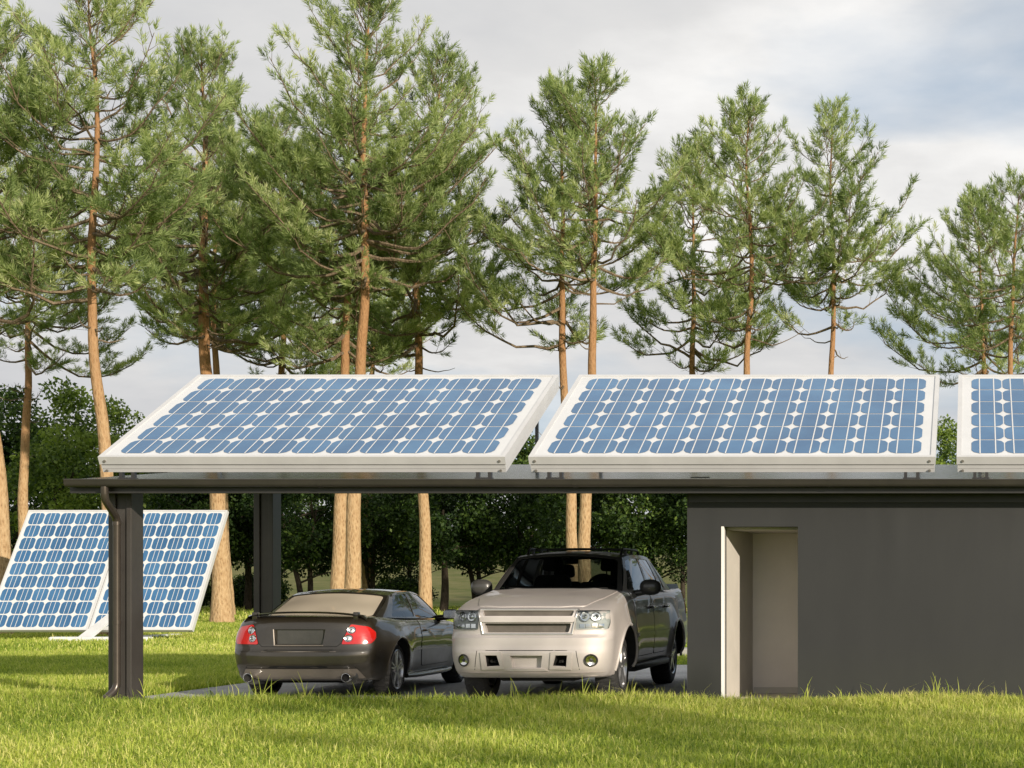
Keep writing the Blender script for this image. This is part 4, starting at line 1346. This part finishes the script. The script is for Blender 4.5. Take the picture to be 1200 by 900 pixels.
def needle_cloud(pos, dr, rng, per, length, width, shoot, spread=(25, 62)):
    "brushes of needles round the shoots: returns verts, faces, tone"
    n = len(pos)
    d = unit(dr)
    ref = np.where(np.abs(d[:, 2:3]) < .9, np.array([[0, 0, 1.0]]), np.array([[1.0, 0, 0]]))
    a = unit(np.cross(d, ref)); b = np.cross(d, a)
    ang = rng.uniform(0, 2 * PI, (n, per)); t = rng.uniform(0, 1, (n, per))
    sp = np.radians(rng.uniform(spread[0], spread[1], (n, per))) * (1.15 - .75 * t)
    side = a[:, None, :] * np.cos(ang)[..., None] + b[:, None, :] * np.sin(ang)[..., None]
    nd = d[:, None, :] * np.cos(sp)[..., None] + side * np.sin(sp)[..., None]
    base = pos[:, None, :] + d[:, None, :] * (t * shoot)[..., None]
    ln = rng.uniform(length[0], length[1], (n, per))[..., None]
    wd = unit(np.cross(nd, rng.normal(size=(n, per, 3)))) * width * .5
    tip = base + nd * ln
    mid = base + nd * ln * .35
    V = np.stack([base, mid + wd, tip, mid - wd], 2).reshape(-1, 3)
    F = np.arange(n * per * 4, dtype=np.int32).reshape(-1, 4)
    tone = np.clip(rng.normal(.45, .17, (n, 1)) + rng.normal(0, .12, (n, per)), 0, 1)
    return V, F, np.repeat(tone.reshape(-1), 4)

def pine(path, z_crown, R_crown, rad, seed, label, thick=0, group='tall pines behind the carport', per=22, shape=1.0, stubs=4, spacing=.52, name='pine_tree', nwidth=.023, sparse=1.0):
    rng = np.random.default_rng(seed); rnd = random.Random(seed)
    path = [Vector(p) for p in path]
    base = Vector((path[0].x, path[0].y, 0)); top = path[-1].z
    root = empty(name, base); tag(root, label, 'tree', group)
    zs = np.array([p.z for p in path]); xs = np.array([p.x for p in path]); ys = np.array([p.y for p in path])
    def tp(z):
        wob = .035 * math.sin(z * .7 + seed) + .012 * math.sin(z * 1.9 + seed * 2)
        return Vector((float(smooth_interp([z], list(zip(zs, xs)))[0]) + wob * min(1, z / 3), float(np.interp(z, zs, ys)) + wob * .7, z)) - base
    def tr(z):
        k = z / top
        return rad * (max(.03, (1 - k) ** .8 * .97 + .02) + .34 * math.exp(-z / .5) + .12 * math.exp(-z / 4))
    mb = MB()
    n = int(top / .45) + 4
    zz = [0, .15, .35, .7] + list(np.linspace(1.2, top * .995, n))
    mb.tube([tp(z) - Vector((0, 0, .05 if i == 0 else 0)) for i, z in enumerate(zz)], [tr(z) * (1 + rnd.uniform(-.03, .03)) for z in zz], 12)
    sp_pos = []; sp_dir = []; sp_tone = []
    def limb(z, az, L, el, live=True, big=False):
        lt = rnd.gauss(0, .15)
        p0 = tp(z); hd = Vector((math.cos(az), math.sin(az), 0))
        segs = 7; pts = []
        droop = rnd.uniform(.12, .30) * L if el < R(28) else rnd.uniform(-.05, .1) * L
        curl = rnd.uniform(-.4, .4) * (1.6 if big else 1); L *= 1.16
        for i in range(segs + 1):
            t = i / segs
            a2 = curl * t
            h = Vector((math.cos(az + a2), math.sin(az + a2), 0))
            z_ = math.tan(el) * L * .8 * t - droop * math.sin(t * PI) * .8 + (.22 * L * t ** 3 if live else 0)
            pts.append(p0 + h * (L * math.cos(el) * t) + Vector((0, 0, z_)) + Vector((rnd.gauss(0, .03), rnd.gauss(0, .03), rnd.gauss(0, .03))) * L * (.75 if big else .4) * (t > .1))
        r0 = min(tr(z) * .55, .018 + (.030 if big else .020) * L)
        if not live: r0 = min(tr(z) * .3, .03)
        mb.tube(pts, [r0 * (1 - .85 * i / segs) + .004 for i in range(segs + 1)], 5, 1, caps=False)
        if not live:
            if L > .8:
                q = pts[4]; e = q + Vector((rnd.uniform(-.3, .3), rnd.uniform(-.3, .3), rnd.uniform(0, .3)))
                mb.tube([q, e], [.01, .004], 4, 1, caps=False)
            return
        step = .18
        nt_ = max(3, int(L * .80 / step))
        t0 = .50 if big else (.36 if z < z_crown + .35 * (top - z_crown) else .24)
        for k in range(nt_):
            t = t0 + (1 - t0) * (k + rnd.random() * .5) / nt_
            f = t * segs; i = min(int(f), segs - 1); p = pts[i].lerp(pts[i + 1], f - i)
            d = (pts[i + 1] - pts[i]).normalized()
            sgn = 1 if k % 2 else -1
            sid = d.cross(Vector((0, 0, 1))).normalized() * sgn
            tl = (.30 + .34 * L * (1.05 - t)) * rnd.uniform(.6, 1.25)
            dirn = (d * rnd.uniform(.5, 1.0) + sid * rnd.uniform(.45, 1.0) + Vector((0, 0, rnd.uniform(-.05, .75)))).normalized()
            if rnd.random() > sparse: continue
            e = p + dirn * tl + Vector((0, 0, .10 * tl))
            mb.tube([p, p.lerp(e, .5) - Vector((0, 0, .03 * tl)), e], [.012, .008, .004], 3, 1, caps=False)
            ns = max(2, int(tl / .15))
            for j in range(ns):
                u = .35 + .65 * (j + 1) / ns
                q = p.lerp(e, u)
                dd = dirn * .8 + Vector((rnd.gauss(0, .5), rnd.gauss(0, .5), .45 + rnd.gauss(0, .35)))
                if u > .99: dd = dirn + Vector((0, 0, .35))
                sp_pos.append(q); sp_dir.append(dd); sp_tone.append(lt)
        sp_pos.append(pts[-1]); sp_dir.append(pts[-1] - pts[-2] + Vector((0, 0, .1))); sp_tone.append(lt)
    z = z_crown
    H = top - z_crown
    while z < top - .25:
        k = (z - z_crown) / H
        prof = (min(1, .55 + k * 2.2) if k < .2 else (1 - ((k - .2) / .8) ** 1.45 * .88)) * shape
        m = (rnd.choice([2, 2, 3, 3, 4]) + (thick if k < .55 else 0)) if k < .8 else 4
        az0 = rnd.uniform(0, 2 * PI)
        for i in range(m):
            L = R_crown * prof * rnd.choice([rnd.uniform(.30, .75), rnd.uniform(.75, 1.32)])
            L = max(.3, min(L, (top - z) * .62 + .22))
            el = R(-8 + 62 * k ** 1.1 + rnd.uniform(-13, 13))
            limb(z + rnd.uniform(-.15, .15), az0 + 2 * PI * i / m + rnd.uniform(-.5, .5), max(.3, L), el)
        z += spacing * rnd.uniform(.75, 1.25) * (1 - .35 * k)
    for i in range(4):      # leader
        zl = top - .12 * i
        sp_pos.append(tp(zl)); sp_dir.append(Vector((rnd.gauss(0, .2), rnd.gauss(0, .2), 1))); sp_tone.append(0)
    for i in range(rnd.randint(3, 5)):      # crooked heavy limbs, bare near the trunk
        limb(z_crown + H * rnd.uniform(-.06, .42), rnd.uniform(0, 2 * PI), R_crown * rnd.uniform(.85, 1.15), R(rnd.uniform(0, 30)), big=True)
    for i in range(stubs):
        limb(z_crown - rnd.uniform(.3, H * .45 + 1), rnd.uniform(0, 2 * PI), rnd.uniform(.4, 1.9), R(rnd.uniform(-10, 25)), live=False)
    mb.build('trunk', [M['pine_bark'], M['pine_limb']], root, smooth=60)
    pos = np.array([tuple(p) for p in sp_pos]); dr = np.array([tuple(p) for p in sp_dir])
    V, F, tone = needle_cloud(pos, dr, rng, per, (.17, .31), nwidth, .27)
    tone = np.clip(tone + np.repeat(np.array(sp_tone), per * 4), 0, 1)
    tri_soup('crown', V, tone, 4, M['needles'], root, F)
    return len(pos)

def pxpath(D, pts, y_off=0.0):
    out = []
    for (px, py) in pts:
        p = at(px, py, D); out.append((p.x, D, max(p.z, 0)))
    out[0] = (out[0][0], D, 0.0); out[-1] = (out[-1][0], D, out[-1][2] - .85)
    return out
def pz_at(py, D): return EYE + (CY - py) / FPX * D

PINES = [
 # D, trunk points, crown start py, radius, trunk radius, seed, label, kwargs
 (46, [(128, 746), (126, 600), (119, 500), (110, 380), (108, 250), (113, 150), (108, 40), (104, -70)], 330, 3.0, .20, 11, 'pine with a bare sunlit trunk rising behind the left end of the roof', dict(stubs=3)),
 (47, [(4, 746), (0, 600), (-10, 470), (-26, 300), (-30, 150), (-26, -30)], 350, 3.1, .22, 12, 'pine at the left picture edge, its pale trunk cut by the frame', dict()),
 (72, [(26, 730), (28, 600), (32, 430), (33, 330), (34, 175)], 412, 4.4, .25, 13, 'pine with slim reddish trunk standing behind the left lawn panel', dict(stubs=7)),
 (63, [(260, 732), (257, 590), (246, 480), (239, 420), (240, 250), (237, 30)], 385, 3.3, .33, 14, 'pine with the thickest trunk, right beside the tilted lawn panels', dict(stubs=3)),
 (74, [(268, 730), (262, 590), (254, 430), (250, 330), (262, 130)], 395, 3.2, .24, 15, 'slim dark pine just behind the thick trunked pine', dict(stubs=5)),
 (78, [(316, 730), (320, 580), (332, 400), (330, 250), (322, 115)], 432, 3.6, .24, 16, 'pine hidden below by the rear roof column, crown between two taller pines', dict(stubs=2)),
 (61, [(397, 735), (398, 600), (405, 440), (408, 300), (411, 110)], 405, 3.5, .27, 17, 'left trunk of the close pair of pines behind the coupe', dict(stubs=3)),
 (58, [(413, 736), (413, 600), (423, 440), (427, 300), (428, 120), (431, -40)], 330, 3.5, .27, 18, 'tallest pine, right trunk of the pair behind the coupe', dict(stubs=5)),
 (64, [(498, 732), (497, 600), (490, 440), (488, 330), (500, 180), (522, 45)], 395, 3.8, .24, 19, 'single pine between the coupe and pickup, seen under the roof', dict(stubs=5)),
 (60, [(672, 735), (671, 600), (659, 440), (660, 300), (657, 180), (655, 85)], 395, 3.7, .22, 21, 'left trunk of the pair of pines rising behind the pickup', dict(stubs=6)),
 (57, [(686, 736), (686, 600), (694, 440), (697, 300), (697, 170), (700, 62)], 330, 2.9, .23, 22, 'right trunk of the pair of pines rising behind the pickup', dict(stubs=4)),
 (70, [(818, 732), (816, 580), (812, 430), (812, 300), (816, 155)], 430, 3.6, .22, 23, 'bushy pine above the left end of the store building', dict(stubs=1)),
 (60, [(884, 735), (880, 580), (876, 430), (880, 300), (876, 200), (878, 102)], 380, 3.3, .20, 24, 'slender pine with bare orange trunk above the middle roof panel', dict(stubs=4)),
 (61, [(972, 735), (973, 580), (974, 430), (977, 300), (974, 200), (976, 104)], 380, 3.0, .18, 25, 'open airy pine standing apart against the sky above the roof', dict(stubs=4, sparse=.85)),
 (66, [(1160, 732), (1156, 580), (1152, 430), (1150, 330), (1145, 215)], 440, 4.1, .19, 26, 'shorter pine left of the last pine at the right edge', dict(stubs=4)),
 (60, [(1176, 735), (1178, 580), (1183, 430), (1190, 300), (1194, 190)], 400, 2.7, .19, 27, 'pine at the right picture edge above the third roof panel', dict(stubs=4)),
 (97, [(431, 730), (430, 600), (436, 430), (440, 270)], 425, 3.3, .30, 28, 'shaded reddish pine further back behind the pair by the coupe', dict(stubs=2)),
]
tot = 0
for D, pts, pcr, rc, tr_, seed, lab, kw in PINES:
    th = 1 if pts[0][0] < 640 else 0
    tot += pine(pxpath(D, pts), pz_at(pcr + 6 * th, D), rc * (1 + .10 * th), tr_, seed, lab, thick=th, **kw)
print('shoots', tot)
# the pine whose shadow lies across the front of the lawn
pine([(21.5, -9.5, 0), (21.4, -9.5, 6), (21.6, -9.4, 12.2)], 6.2, 3.4, .2, 61, 'pine near the viewer whose shadow lies across the front lawn', stubs=2, per=20, nwidth=.04, sparse=.55)

# ---------------------------------------------------------------- broad-leaved trees behind the pines
def leaf_tree_mesh(seed, H, Wd, zc, mu=.40):
    rng = np.random.default_rng(seed); rnd = random.Random(seed)
    mb = MB()
    lobes = []
    nst = rnd.choice([1, 2, 3])
    for s in range(nst):
        az = rnd.uniform(0, 2 * PI); lean = rnd.uniform(.05, .22) * (nst > 1)
        b = Vector((math.cos(az) * .15 * (nst > 1), math.sin(az) * .15 * (nst > 1), 0))
        pts = [b + Vector((math.cos(az) * lean * z + .1 * math.sin(z + s), math.sin(az) * lean * z, z)) for z in np.linspace(-.05, H * .62, 8)]
        mb.tube(pts, [(.17 if nst > 1 else .23) * (1 - .8 * i / 7) + .02 for i in range(8)], 8)
        for k in range(7):
            i = rnd.randint(2, 6); p = pts[i]; a2 = rnd.uniform(0, 2 * PI); L = rnd.uniform(.9, Wd * .42)
            e = p + Vector((math.cos(a2) * L, math.sin(a2) * L, rnd.uniform(.5, 1.6)))
            mb.tube([p, p.lerp(e, .5) + Vector((0, 0, .12)), e], [.07, .045, .02], 5, caps=False)
    me_t = mb
    nl = 46
    C = []; Rr = []
    for i in range(nl):
        while True:
            q = rng.uniform(-1, 1, 3)
            if np.dot(q, q) < 1: break
        q = q / max(1e-6, np.linalg.norm(q)) * np.linalg.norm(q) ** .55
        wz = zc + (H - zc) * (.5 + .5 * q[2])
        tap = 1 - .35 * max(0, q[2])
        C.append((q[0] * Wd / 2 * .82 * tap, q[1] * Wd / 2 * .82 * tap, wz)); Rr.append(rng.uniform(.55, 1.25))
    C = np.array(C); Rr = np.array(Rr)
    n = 15000
    w = Rr ** 2 / np.sum(Rr ** 2)
    k = rng.choice(nl, n, p=w)
    d = unit(rng.normal(size=(n, 3))); rad = Rr[k] * rng.uniform(.35, 1.08, n) ** .6
    P = C[k] + d * rad[:, None] * np.array([1.1, 1.1, .8])
    ax = unit(d * .5 + rng.normal(size=(n, 3)) * .8 + np.array([0, 0, -.3]))
    sd = unit(np.cross(ax, rng.normal(size=(n, 3))))
    ln = rng.uniform(.16, .30, n)[:, None]; wd = ln * .30
    V = np.stack([P, P + ax * ln * .5 + sd * wd, P + ax * ln, P + ax * ln * .5 - sd * wd], 1).reshape(-1, 3)
    F = np.arange(n * 4, dtype=np.int32).reshape(-1, 4)
    lobe_t = rng.normal(mu, .14, nl)
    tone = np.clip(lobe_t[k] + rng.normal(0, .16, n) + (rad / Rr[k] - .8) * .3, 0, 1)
    return mb, V, F, np.repeat(tone, 4)
protos = []
for i, (H, Wd, zc, mu) in enumerate([(12.2, 8.6, 2.6, .42), (9.8, 7.2, 2.3, .38), (9.4, 7.8, 2.9, .36), (10.6, 6.6, 2.4, .45), (12.6, 8.0, 2.2, .88)]):  # last prototype has brighter leaf tones, imitating a crown in sun
    protos.append((leaf_tree_mesh(70 + i, H, Wd, zc, mu), H))
made = {}
def leafy_tree(pi, X, Y, rz, sc, label):
    root = empty('broadleaf_tree', (X, Y, 0), rz); root.scale = (sc, sc, sc)
    tag(root, label, 'tree', 'dark leafy trees behind the pines')
    if pi in made:
        for ch in made[pi]:
            c = ch.copy(); col.objects.link(c); c.parent = root
    else:
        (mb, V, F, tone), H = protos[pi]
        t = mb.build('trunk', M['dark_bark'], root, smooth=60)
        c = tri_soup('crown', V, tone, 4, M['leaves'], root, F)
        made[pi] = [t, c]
r_ = random.Random(5)
LT = [(-70, 92, 0, 1.0), (18, 93, 0, 1.02), (84, 84, 4, .94), (143, 97, 4, .98), (225, 92, 1, 1.0), (290, 95, 2, 1.0), (358, 92, 1, .96), (440, 97, 3, .92), (520, 93, 2, 1.0), (607, 96, 1, 1.06),
      (680, 92, 2, 1.0), (762, 94, 3, .95), (850, 92, 1, 1.0), (945, 95, 2, 1.0), (1030, 93, 1, .98), (1106, 90, 4, .84), (1190, 95, 2, 1.0), (1280, 93, 1, 1.0),
      (55, 114, 0, .95), (320, 116, 0, .8), (480, 113, 0, .8), (640, 117, 0, .8), (800, 114, 0, .8), (180, 116, 0, .85), (400, 108, 2, 1.05), (560, 107, 1, 1.05), (720, 108, 2, 1.05), (250, 108, 2, 1.05)]
special = {(18, 93): 'tall dark leafy tree at the left edge behind the slim reddish pine', (84, 84): 'dark leafy tree showing left of the bare sunlit pine trunk, above the lawn panels',
           (143, 97): 'dark leafy tree peeping out right of the bare sunlit pine trunk beside the roof panel', (607, 96): 'dark leafy tree showing in the gap between the left and middle roof panels',
           (1106, 90): 'green leafy tree top showing between the middle and right roof panels'}
for i, (px, D, pi, sc) in enumerate(LT):
    lab = special.get((px, D), 'dark leafy tree in the dim row seen under the carport roof, behind the pines')
    leafy_tree(pi, px2x(px, D), D, r_.uniform(0, 6.28), sc, lab)

# undergrowth along the edge of the wood
rs = random.Random(9)
shrub = leaf_tree_mesh(91, 3.0, 5.4, .5, .34)
first = None
for i, px in enumerate([-60, 30, 128, 215, 300, 470, 640, 705, 860, 1060, 1150]):
    D = 101 + rs.uniform(0, 9)
    root = empty('shrub', (px2x(px, D), D, 0), rs.uniform(0, 6.28)); sc = rs.uniform(.55, .85); root.scale = (sc, sc, sc * rs.uniform(.75, 1.0))
    tag(root, 'low dark leafy shrub at the foot of the trees far behind the carport', 'shrub', 'dark shrubs under the far trees')
    if first is None:
        t_ = shrub[0].build('stem', M['dark_bark'], root, smooth=60); c_ = tri_soup('crown', shrub[1], shrub[3], 4, M['leaves'], root, shrub[2]); first = (t_, c_)
    else:
        for ch in first:
            c2 = ch.copy(); col.objects.link(c2); c2.parent = root

# ================================================================== GRASS
def blades(n, sx, sy, rng, h, w, lean=.55, tone_mu=.5, zfun=None):
    X, Y = sx, sy
    keep = ~((X > -10.25) & (X < 6.5) & (Y > 18.78) & (Y < 28.62)) & ~((Y > 32.55) & (Y < 33.35) & (X > -6.95) & (X < 9.1)) & ~((X > -10.12) & (X < -9.78) & (Y > 19.06) & (Y < 19.42)) & ~((X > -10.12) & (X < -9.78) & (Y > 22.9) & (Y < 23.28))
    X = X[keep]; Y = Y[keep]; n = len(X)
    patch = .5 + .5 * np.sin(X * 1.7 + 1.3 * np.sin(Y * .9)) * np.sin(Y * 1.3 + 1.1 * np.sin(X * .7))
    patch2 = .5 + .5 * np.sin(X * .43 + 2) * np.sin(Y * .37 + 1)
    H = rng.uniform(h[0], h[1], n) * (.66 + .48 * patch) * (1 + .75 * np.clip((Y - 15.5) / 2.5, 0, 1) * np.clip((21 - Y) / 1.5, 0, 1) * .75) * np.where(rng.random(n) < .022, rng.uniform(1.3, 1.9, n), 1)
    az = rng.uniform(0, 2 * PI, n); fa = az + rng.normal(0, .5, n) + PI / 2
    L = np.abs(rng.normal(0, lean, n)) * H + .1 * H
    W = rng.uniform(w[0], w[1], n)
    dx = np.cos(az); dy = np.sin(az); wx = np.cos(fa) * W / 2; wy = np.sin(fa) * W / 2
    z0 = np.full(n, -.01)
    b1 = np.stack([X - wx, Y - wy, z0], 1); b2 = np.stack([X + wx, Y + wy, z0], 1)
    mx, my, mz = X + dx * L * .35, Y + dy * L * .35, H * .62
    m1 = np.stack([mx - wx * .75, my - wy * .75, mz], 1); m2 = np.stack([mx + wx * .75, my + wy * .75, mz], 1)
    tip = np.stack([X + dx * L, Y + dy * L, np.maximum(H * (1 - .25 * L / H), .02)], 1)
    V = np.stack([b1, b2, m2, m1, tip], 1).reshape(-1, 3)
    k = np.arange(n, dtype=np.int32)[:, None] * 5
    F = np.concatenate([k + np.array([[0, 1, 2]]), k + np.array([[0, 2, 3]]), k + np.array([[3, 2, 4]])], 1).reshape(-1, 3)
    t = np.clip(rng.normal(tone_mu, .28, n) + (patch - .5) * .25 + (patch2 - .5) * .42, 0, 1)
    t = np.where(rng.random(n) < .05, rng.uniform(.88, 1, n), t)
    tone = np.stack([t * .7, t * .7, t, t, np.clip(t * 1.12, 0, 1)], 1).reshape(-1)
    return V, F, tone
def sample(n, y0, y1, p0, p1, rng):
    "even over the wedge of ground between two sight lines"
    Y = np.sqrt(rng.uniform(y0 ** 2, y1 ** 2, n))
    X = (rng.uniform(p0, p1, n) - CX) / FPX * Y
    return X, Y
rng = np.random.default_rng(3)
parts = []
for (n, y0, y1, p0, p1, h, w, ln) in ((230000, 10.6, 19.2, -130, 1330, (.060, .140), (.005, .0135), .85),
                                  (110000, 19.0, 33.5, -130, 345, (.06, .12), (.006, .011), .6),
                                  (30000, 28.6, 36, 330, 1330, (.07, .13), (.008, .014), .55),
                                  (150000, 33.5, 66, -130, 900, (.08, .16), (.016, .030), .55),
                                  (45000, 6.0, 10.6, -500, 1750, (.060, .120), (.006, .012), .75),
                                  (70000, 10.6, 33.5, -560, -130, (.07, .14), (.008, .016), .65),
                                  (40000, 10.6, 33.5, 1330, 1760, (.07, .14), (.008, .016), .65),
                                  (30000, 33.5, 66, -480, -130, (.08, .16), (.02, .035), .55),
                                  (60000, 66, 112, -130, 1330, (.12, .26), (.04, .08), .5)):
    X, Y = sample(n, y0, y1, p0, p1, rng)
    parts.append(blades(n, X, Y, rng, h, w, ln))
off = 0; VV = []; FF = []; TT = []
for V, F, t in parts:
    VV.append(V); FF.append(F + off); TT.append(t); off += len(V)
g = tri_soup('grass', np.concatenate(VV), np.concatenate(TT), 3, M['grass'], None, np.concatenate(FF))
tag(g, 'short sunlit lawn grass in front of and around the carport', None, kind='stuff')

def tuft(px, Y, h, n, seed, label, spread=.10):
    rnd = random.Random(seed); X = px2x(px, Y)
    root = Vector((X, Y, 0)); V = []; F = []; T = []
    for i in range(n):
        az = rnd.uniform(0, 2 * PI); H = h * rnd.uniform(.45, 1.0); L = H * rnd.uniform(.15, .75); W = rnd.uniform(.008, .014)
        bx, by = rnd.gauss(0, spread * .3), rnd.gauss(0, spread * .3)
        fa = rnd.uniform(-.5, .5)
        b0 = len(V); seg = 6
        for k in range(seg + 1):
            t = k / seg
            r = L * t ** 1.8; z = H * (t - .28 * t ** 3 * (L / H)) * 1.05
            wv = W * (1 - t ** 1.6) * .5 + .0008
            cx, cy = bx + math.cos(az) * r, by + math.sin(az) * r * .6
            V.append((cx - math.cos(fa) * wv, cy - math.sin(fa) * wv, z)); V.append((cx + math.cos(fa) * wv, cy + math.sin(fa) * wv, z))
            tn = rnd.uniform(.5, .9); T += [tn, tn]
        for k in range(seg):
            a = b0 + 2 * k; F.append((a, a + 1, a + 3, a + 2))
    o = tri_soup('grass_tuft', np.array(V), np.array(T), 4, M['grass'], None, np.array(F, dtype=np.int32))
    o.location = root
    tag(o, label, 'grass tuft', 'tall grass tufts along the edge of the lawn')
for px, Y, h, n, label in (
    (1096, 18.55, .46, 9, 'tallest grass tuft, standing alone against the dark wall right of the doorway'),
    (1010, 18.6, .24, 4, 'small grass tuft by the dark wall, between the doorway and the tallest tuft'),
    (944, 18.6, .38, 6, 'grass tuft at the right foot of the doorway'),
    (893, 18.7, .24, 5, 'thin grass tuft across the doorway threshold'),
    (857, 18.7, .24, 4, 'grass tuft at the left foot of the doorway by the white trim'),
    (738, 18.6, .36, 3, 'long blades bending in front of the sunny front wheel of the pickup'),
    (678, 18.5, .40, 4, 'tall blades in front of the pickup bumper, right of its plate recess'),
    (606, 18.5, .36, 5, 'tall blades in front of the pickup bumper, left of its plate recess'),
    (418, 18.6, .34, 4, 'grass tuft under the right exhaust of the coupe'),
    (358, 18.6, .42, 6, 'grass tuft in front of the middle of the coupe bumper'),
    (305, 18.6, .44, 5, 'tall grass tuft in front of the left exhaust of the coupe'),
    (278, 18.7, .28, 4, 'grass tuft just left of the coupe, at the edge of the pavement'),
    (171, 18.8, .34, 5, 'grass tuft at the right foot of the front column'),
    (112, 20.0, .36, 6, 'grass tuft on the lawn left of the front column, at the shadow edge'),
    (25, 22.0, .36, 6, 'grass tuft by the left picture edge in the sunny strip'),
    (88, 13.4, .22, 8, 'grass tuft in the front lawn, below the column'),
    (965, 12.4, .20, 8, 'grass tuft in the front lawn, below the doorway')):
    tuft(px, Y, h, n, int(px) + 7, label)

# ================================================================== SKY, SUN, CAMERA
SUN_AZ, SUN_TAN = 1.0, .42            # sideways per metre of depth, height per metre of depth
sun_to = Vector((SUN_AZ, -1.0, SUN_TAN)).normalized()
ELEV = math.asin(sun_to.z); ROT = math.atan2(sun_to.x, sun_to.y)
w = bpy.data.worlds.new('World'); scene.world = w; w.use_nodes = True
nt = NT(w.node_tree); nt.n.clear()
out = nt.node('ShaderNodeOutputWorld')
sky = nt.node('ShaderNodeTexSky'); sky.sky_type = 'NISHITA'; sky.sun_disc = False
sky.sun_elevation = ELEV; sky.sun_rotation = ROT; sky.air_density = 1.0; sky.dust_density = 1.5; sky.ozone_density = 1.0
tc = nt.node('ShaderNodeTexCoord')
sp = nt.node('ShaderNodeSeparateXYZ', in_0=tc.outputs['Generated'])
zz = nt.math('ADD', nt.math('MAXIMUM', sp.outputs[2], 0.0), .16)
cx_ = nt.math('DIVIDE', sp.outputs[0], zz); cy_ = nt.math('DIVIDE', sp.outputs[1], zz)
cv = nt.node('ShaderNodeCombineXYZ', in_0=cx_, in_1=cy_, in_2=20.5)
n1 = nt.node('ShaderNodeTexNoise', in_Vector=cv.outputs[0], in_Scale=.85, in_Detail=9.0, in_Roughness=.52, in_Distortion=.25)
n2 = nt.node('ShaderNodeTexNoise', in_Vector=cv.outputs[0], in_Scale=1.25, in_Detail=8.0, in_Roughness=.56)
# the cover thins to the right (east) and thickens overhead
bias = nt.math('MULTIPLY', sp.outputs[0], -.34)
bias = nt.math('ADD', bias, nt.math('MULTIPLY', sp.outputs[2], .34))
cov = nt.math('ADD', n1.outputs[0], nt.math('ADD', bias, -.030))
mask = nt.node('ShaderNodeMapRange', in_0=cov, in_1=.42, in_2=.60, in_3=.10, in_4=1.0)
shade_ = nt.ramp(n2.outputs[0], [(.32, (5.1, 5.15, 5.3, 1)), (.50, (6.3, 6.25, 6.2, 1)), (.64, (8.0, 7.9, 7.75, 1))])
# overhead the cloud deck is darker
dk = nt.node('ShaderNodeMapRange', in_0=sp.outputs[2], in_1=.38, in_2=.85, in_3=1.0, in_4=.80)
shade_ = nt.mix(1.0, shade_, dk.outputs[0], 'MULTIPLY')
blue = nt.mix(.72, sky.outputs[0], (2.9, 4.0, 5.4, 1))
c = nt.mix(mask.outputs[0], blue, shade_)
bg = nt.node('ShaderNodeBackground', in_Color=c, in_Strength=.12)
nt.l.new(bg.outputs[0], out.inputs[0])

sd = bpy.data.lights.new('sun', 'SUN'); sd.energy = 5.0; sd.angle = R(.55); sd.color = (1.0, .89, .74)
so = bpy.data.objects.new('sun', sd); col.objects.link(so); so.location = (20, -20, 20)
so.rotation_euler = (-sun_to).to_track_quat('-Z', 'Y').to_euler()

cd = bpy.data.cameras.new('camera'); co = bpy.data.objects.new('camera', cd); col.objects.link(co)
co.location = (0, 0, EYE); co.rotation_euler = (R(90), 0, 0)
cd.sensor_width = 36; cd.lens = 36 * FPX / 1200; cd.shift_x = (600 - CX) / 1200; cd.shift_y = (CY - 450) / 1200
cd.clip_start = .1; cd.clip_end = 3000
scene.camera = co
scene.view_settings.view_transform = 'Standard'; scene.view_settings.look = 'None'; scene.view_settings.exposure = 0; scene.view_settings.gamma = 1
scene.render.engine = 'CYCLES'
scene.cycles.use_denoising = True
scene.cycles.max_bounces = 8; scene.cycles.transparent_max_bounces = 12; scene.cycles.caustics_reflective = False; scene.cycles.caustics_refractive = False
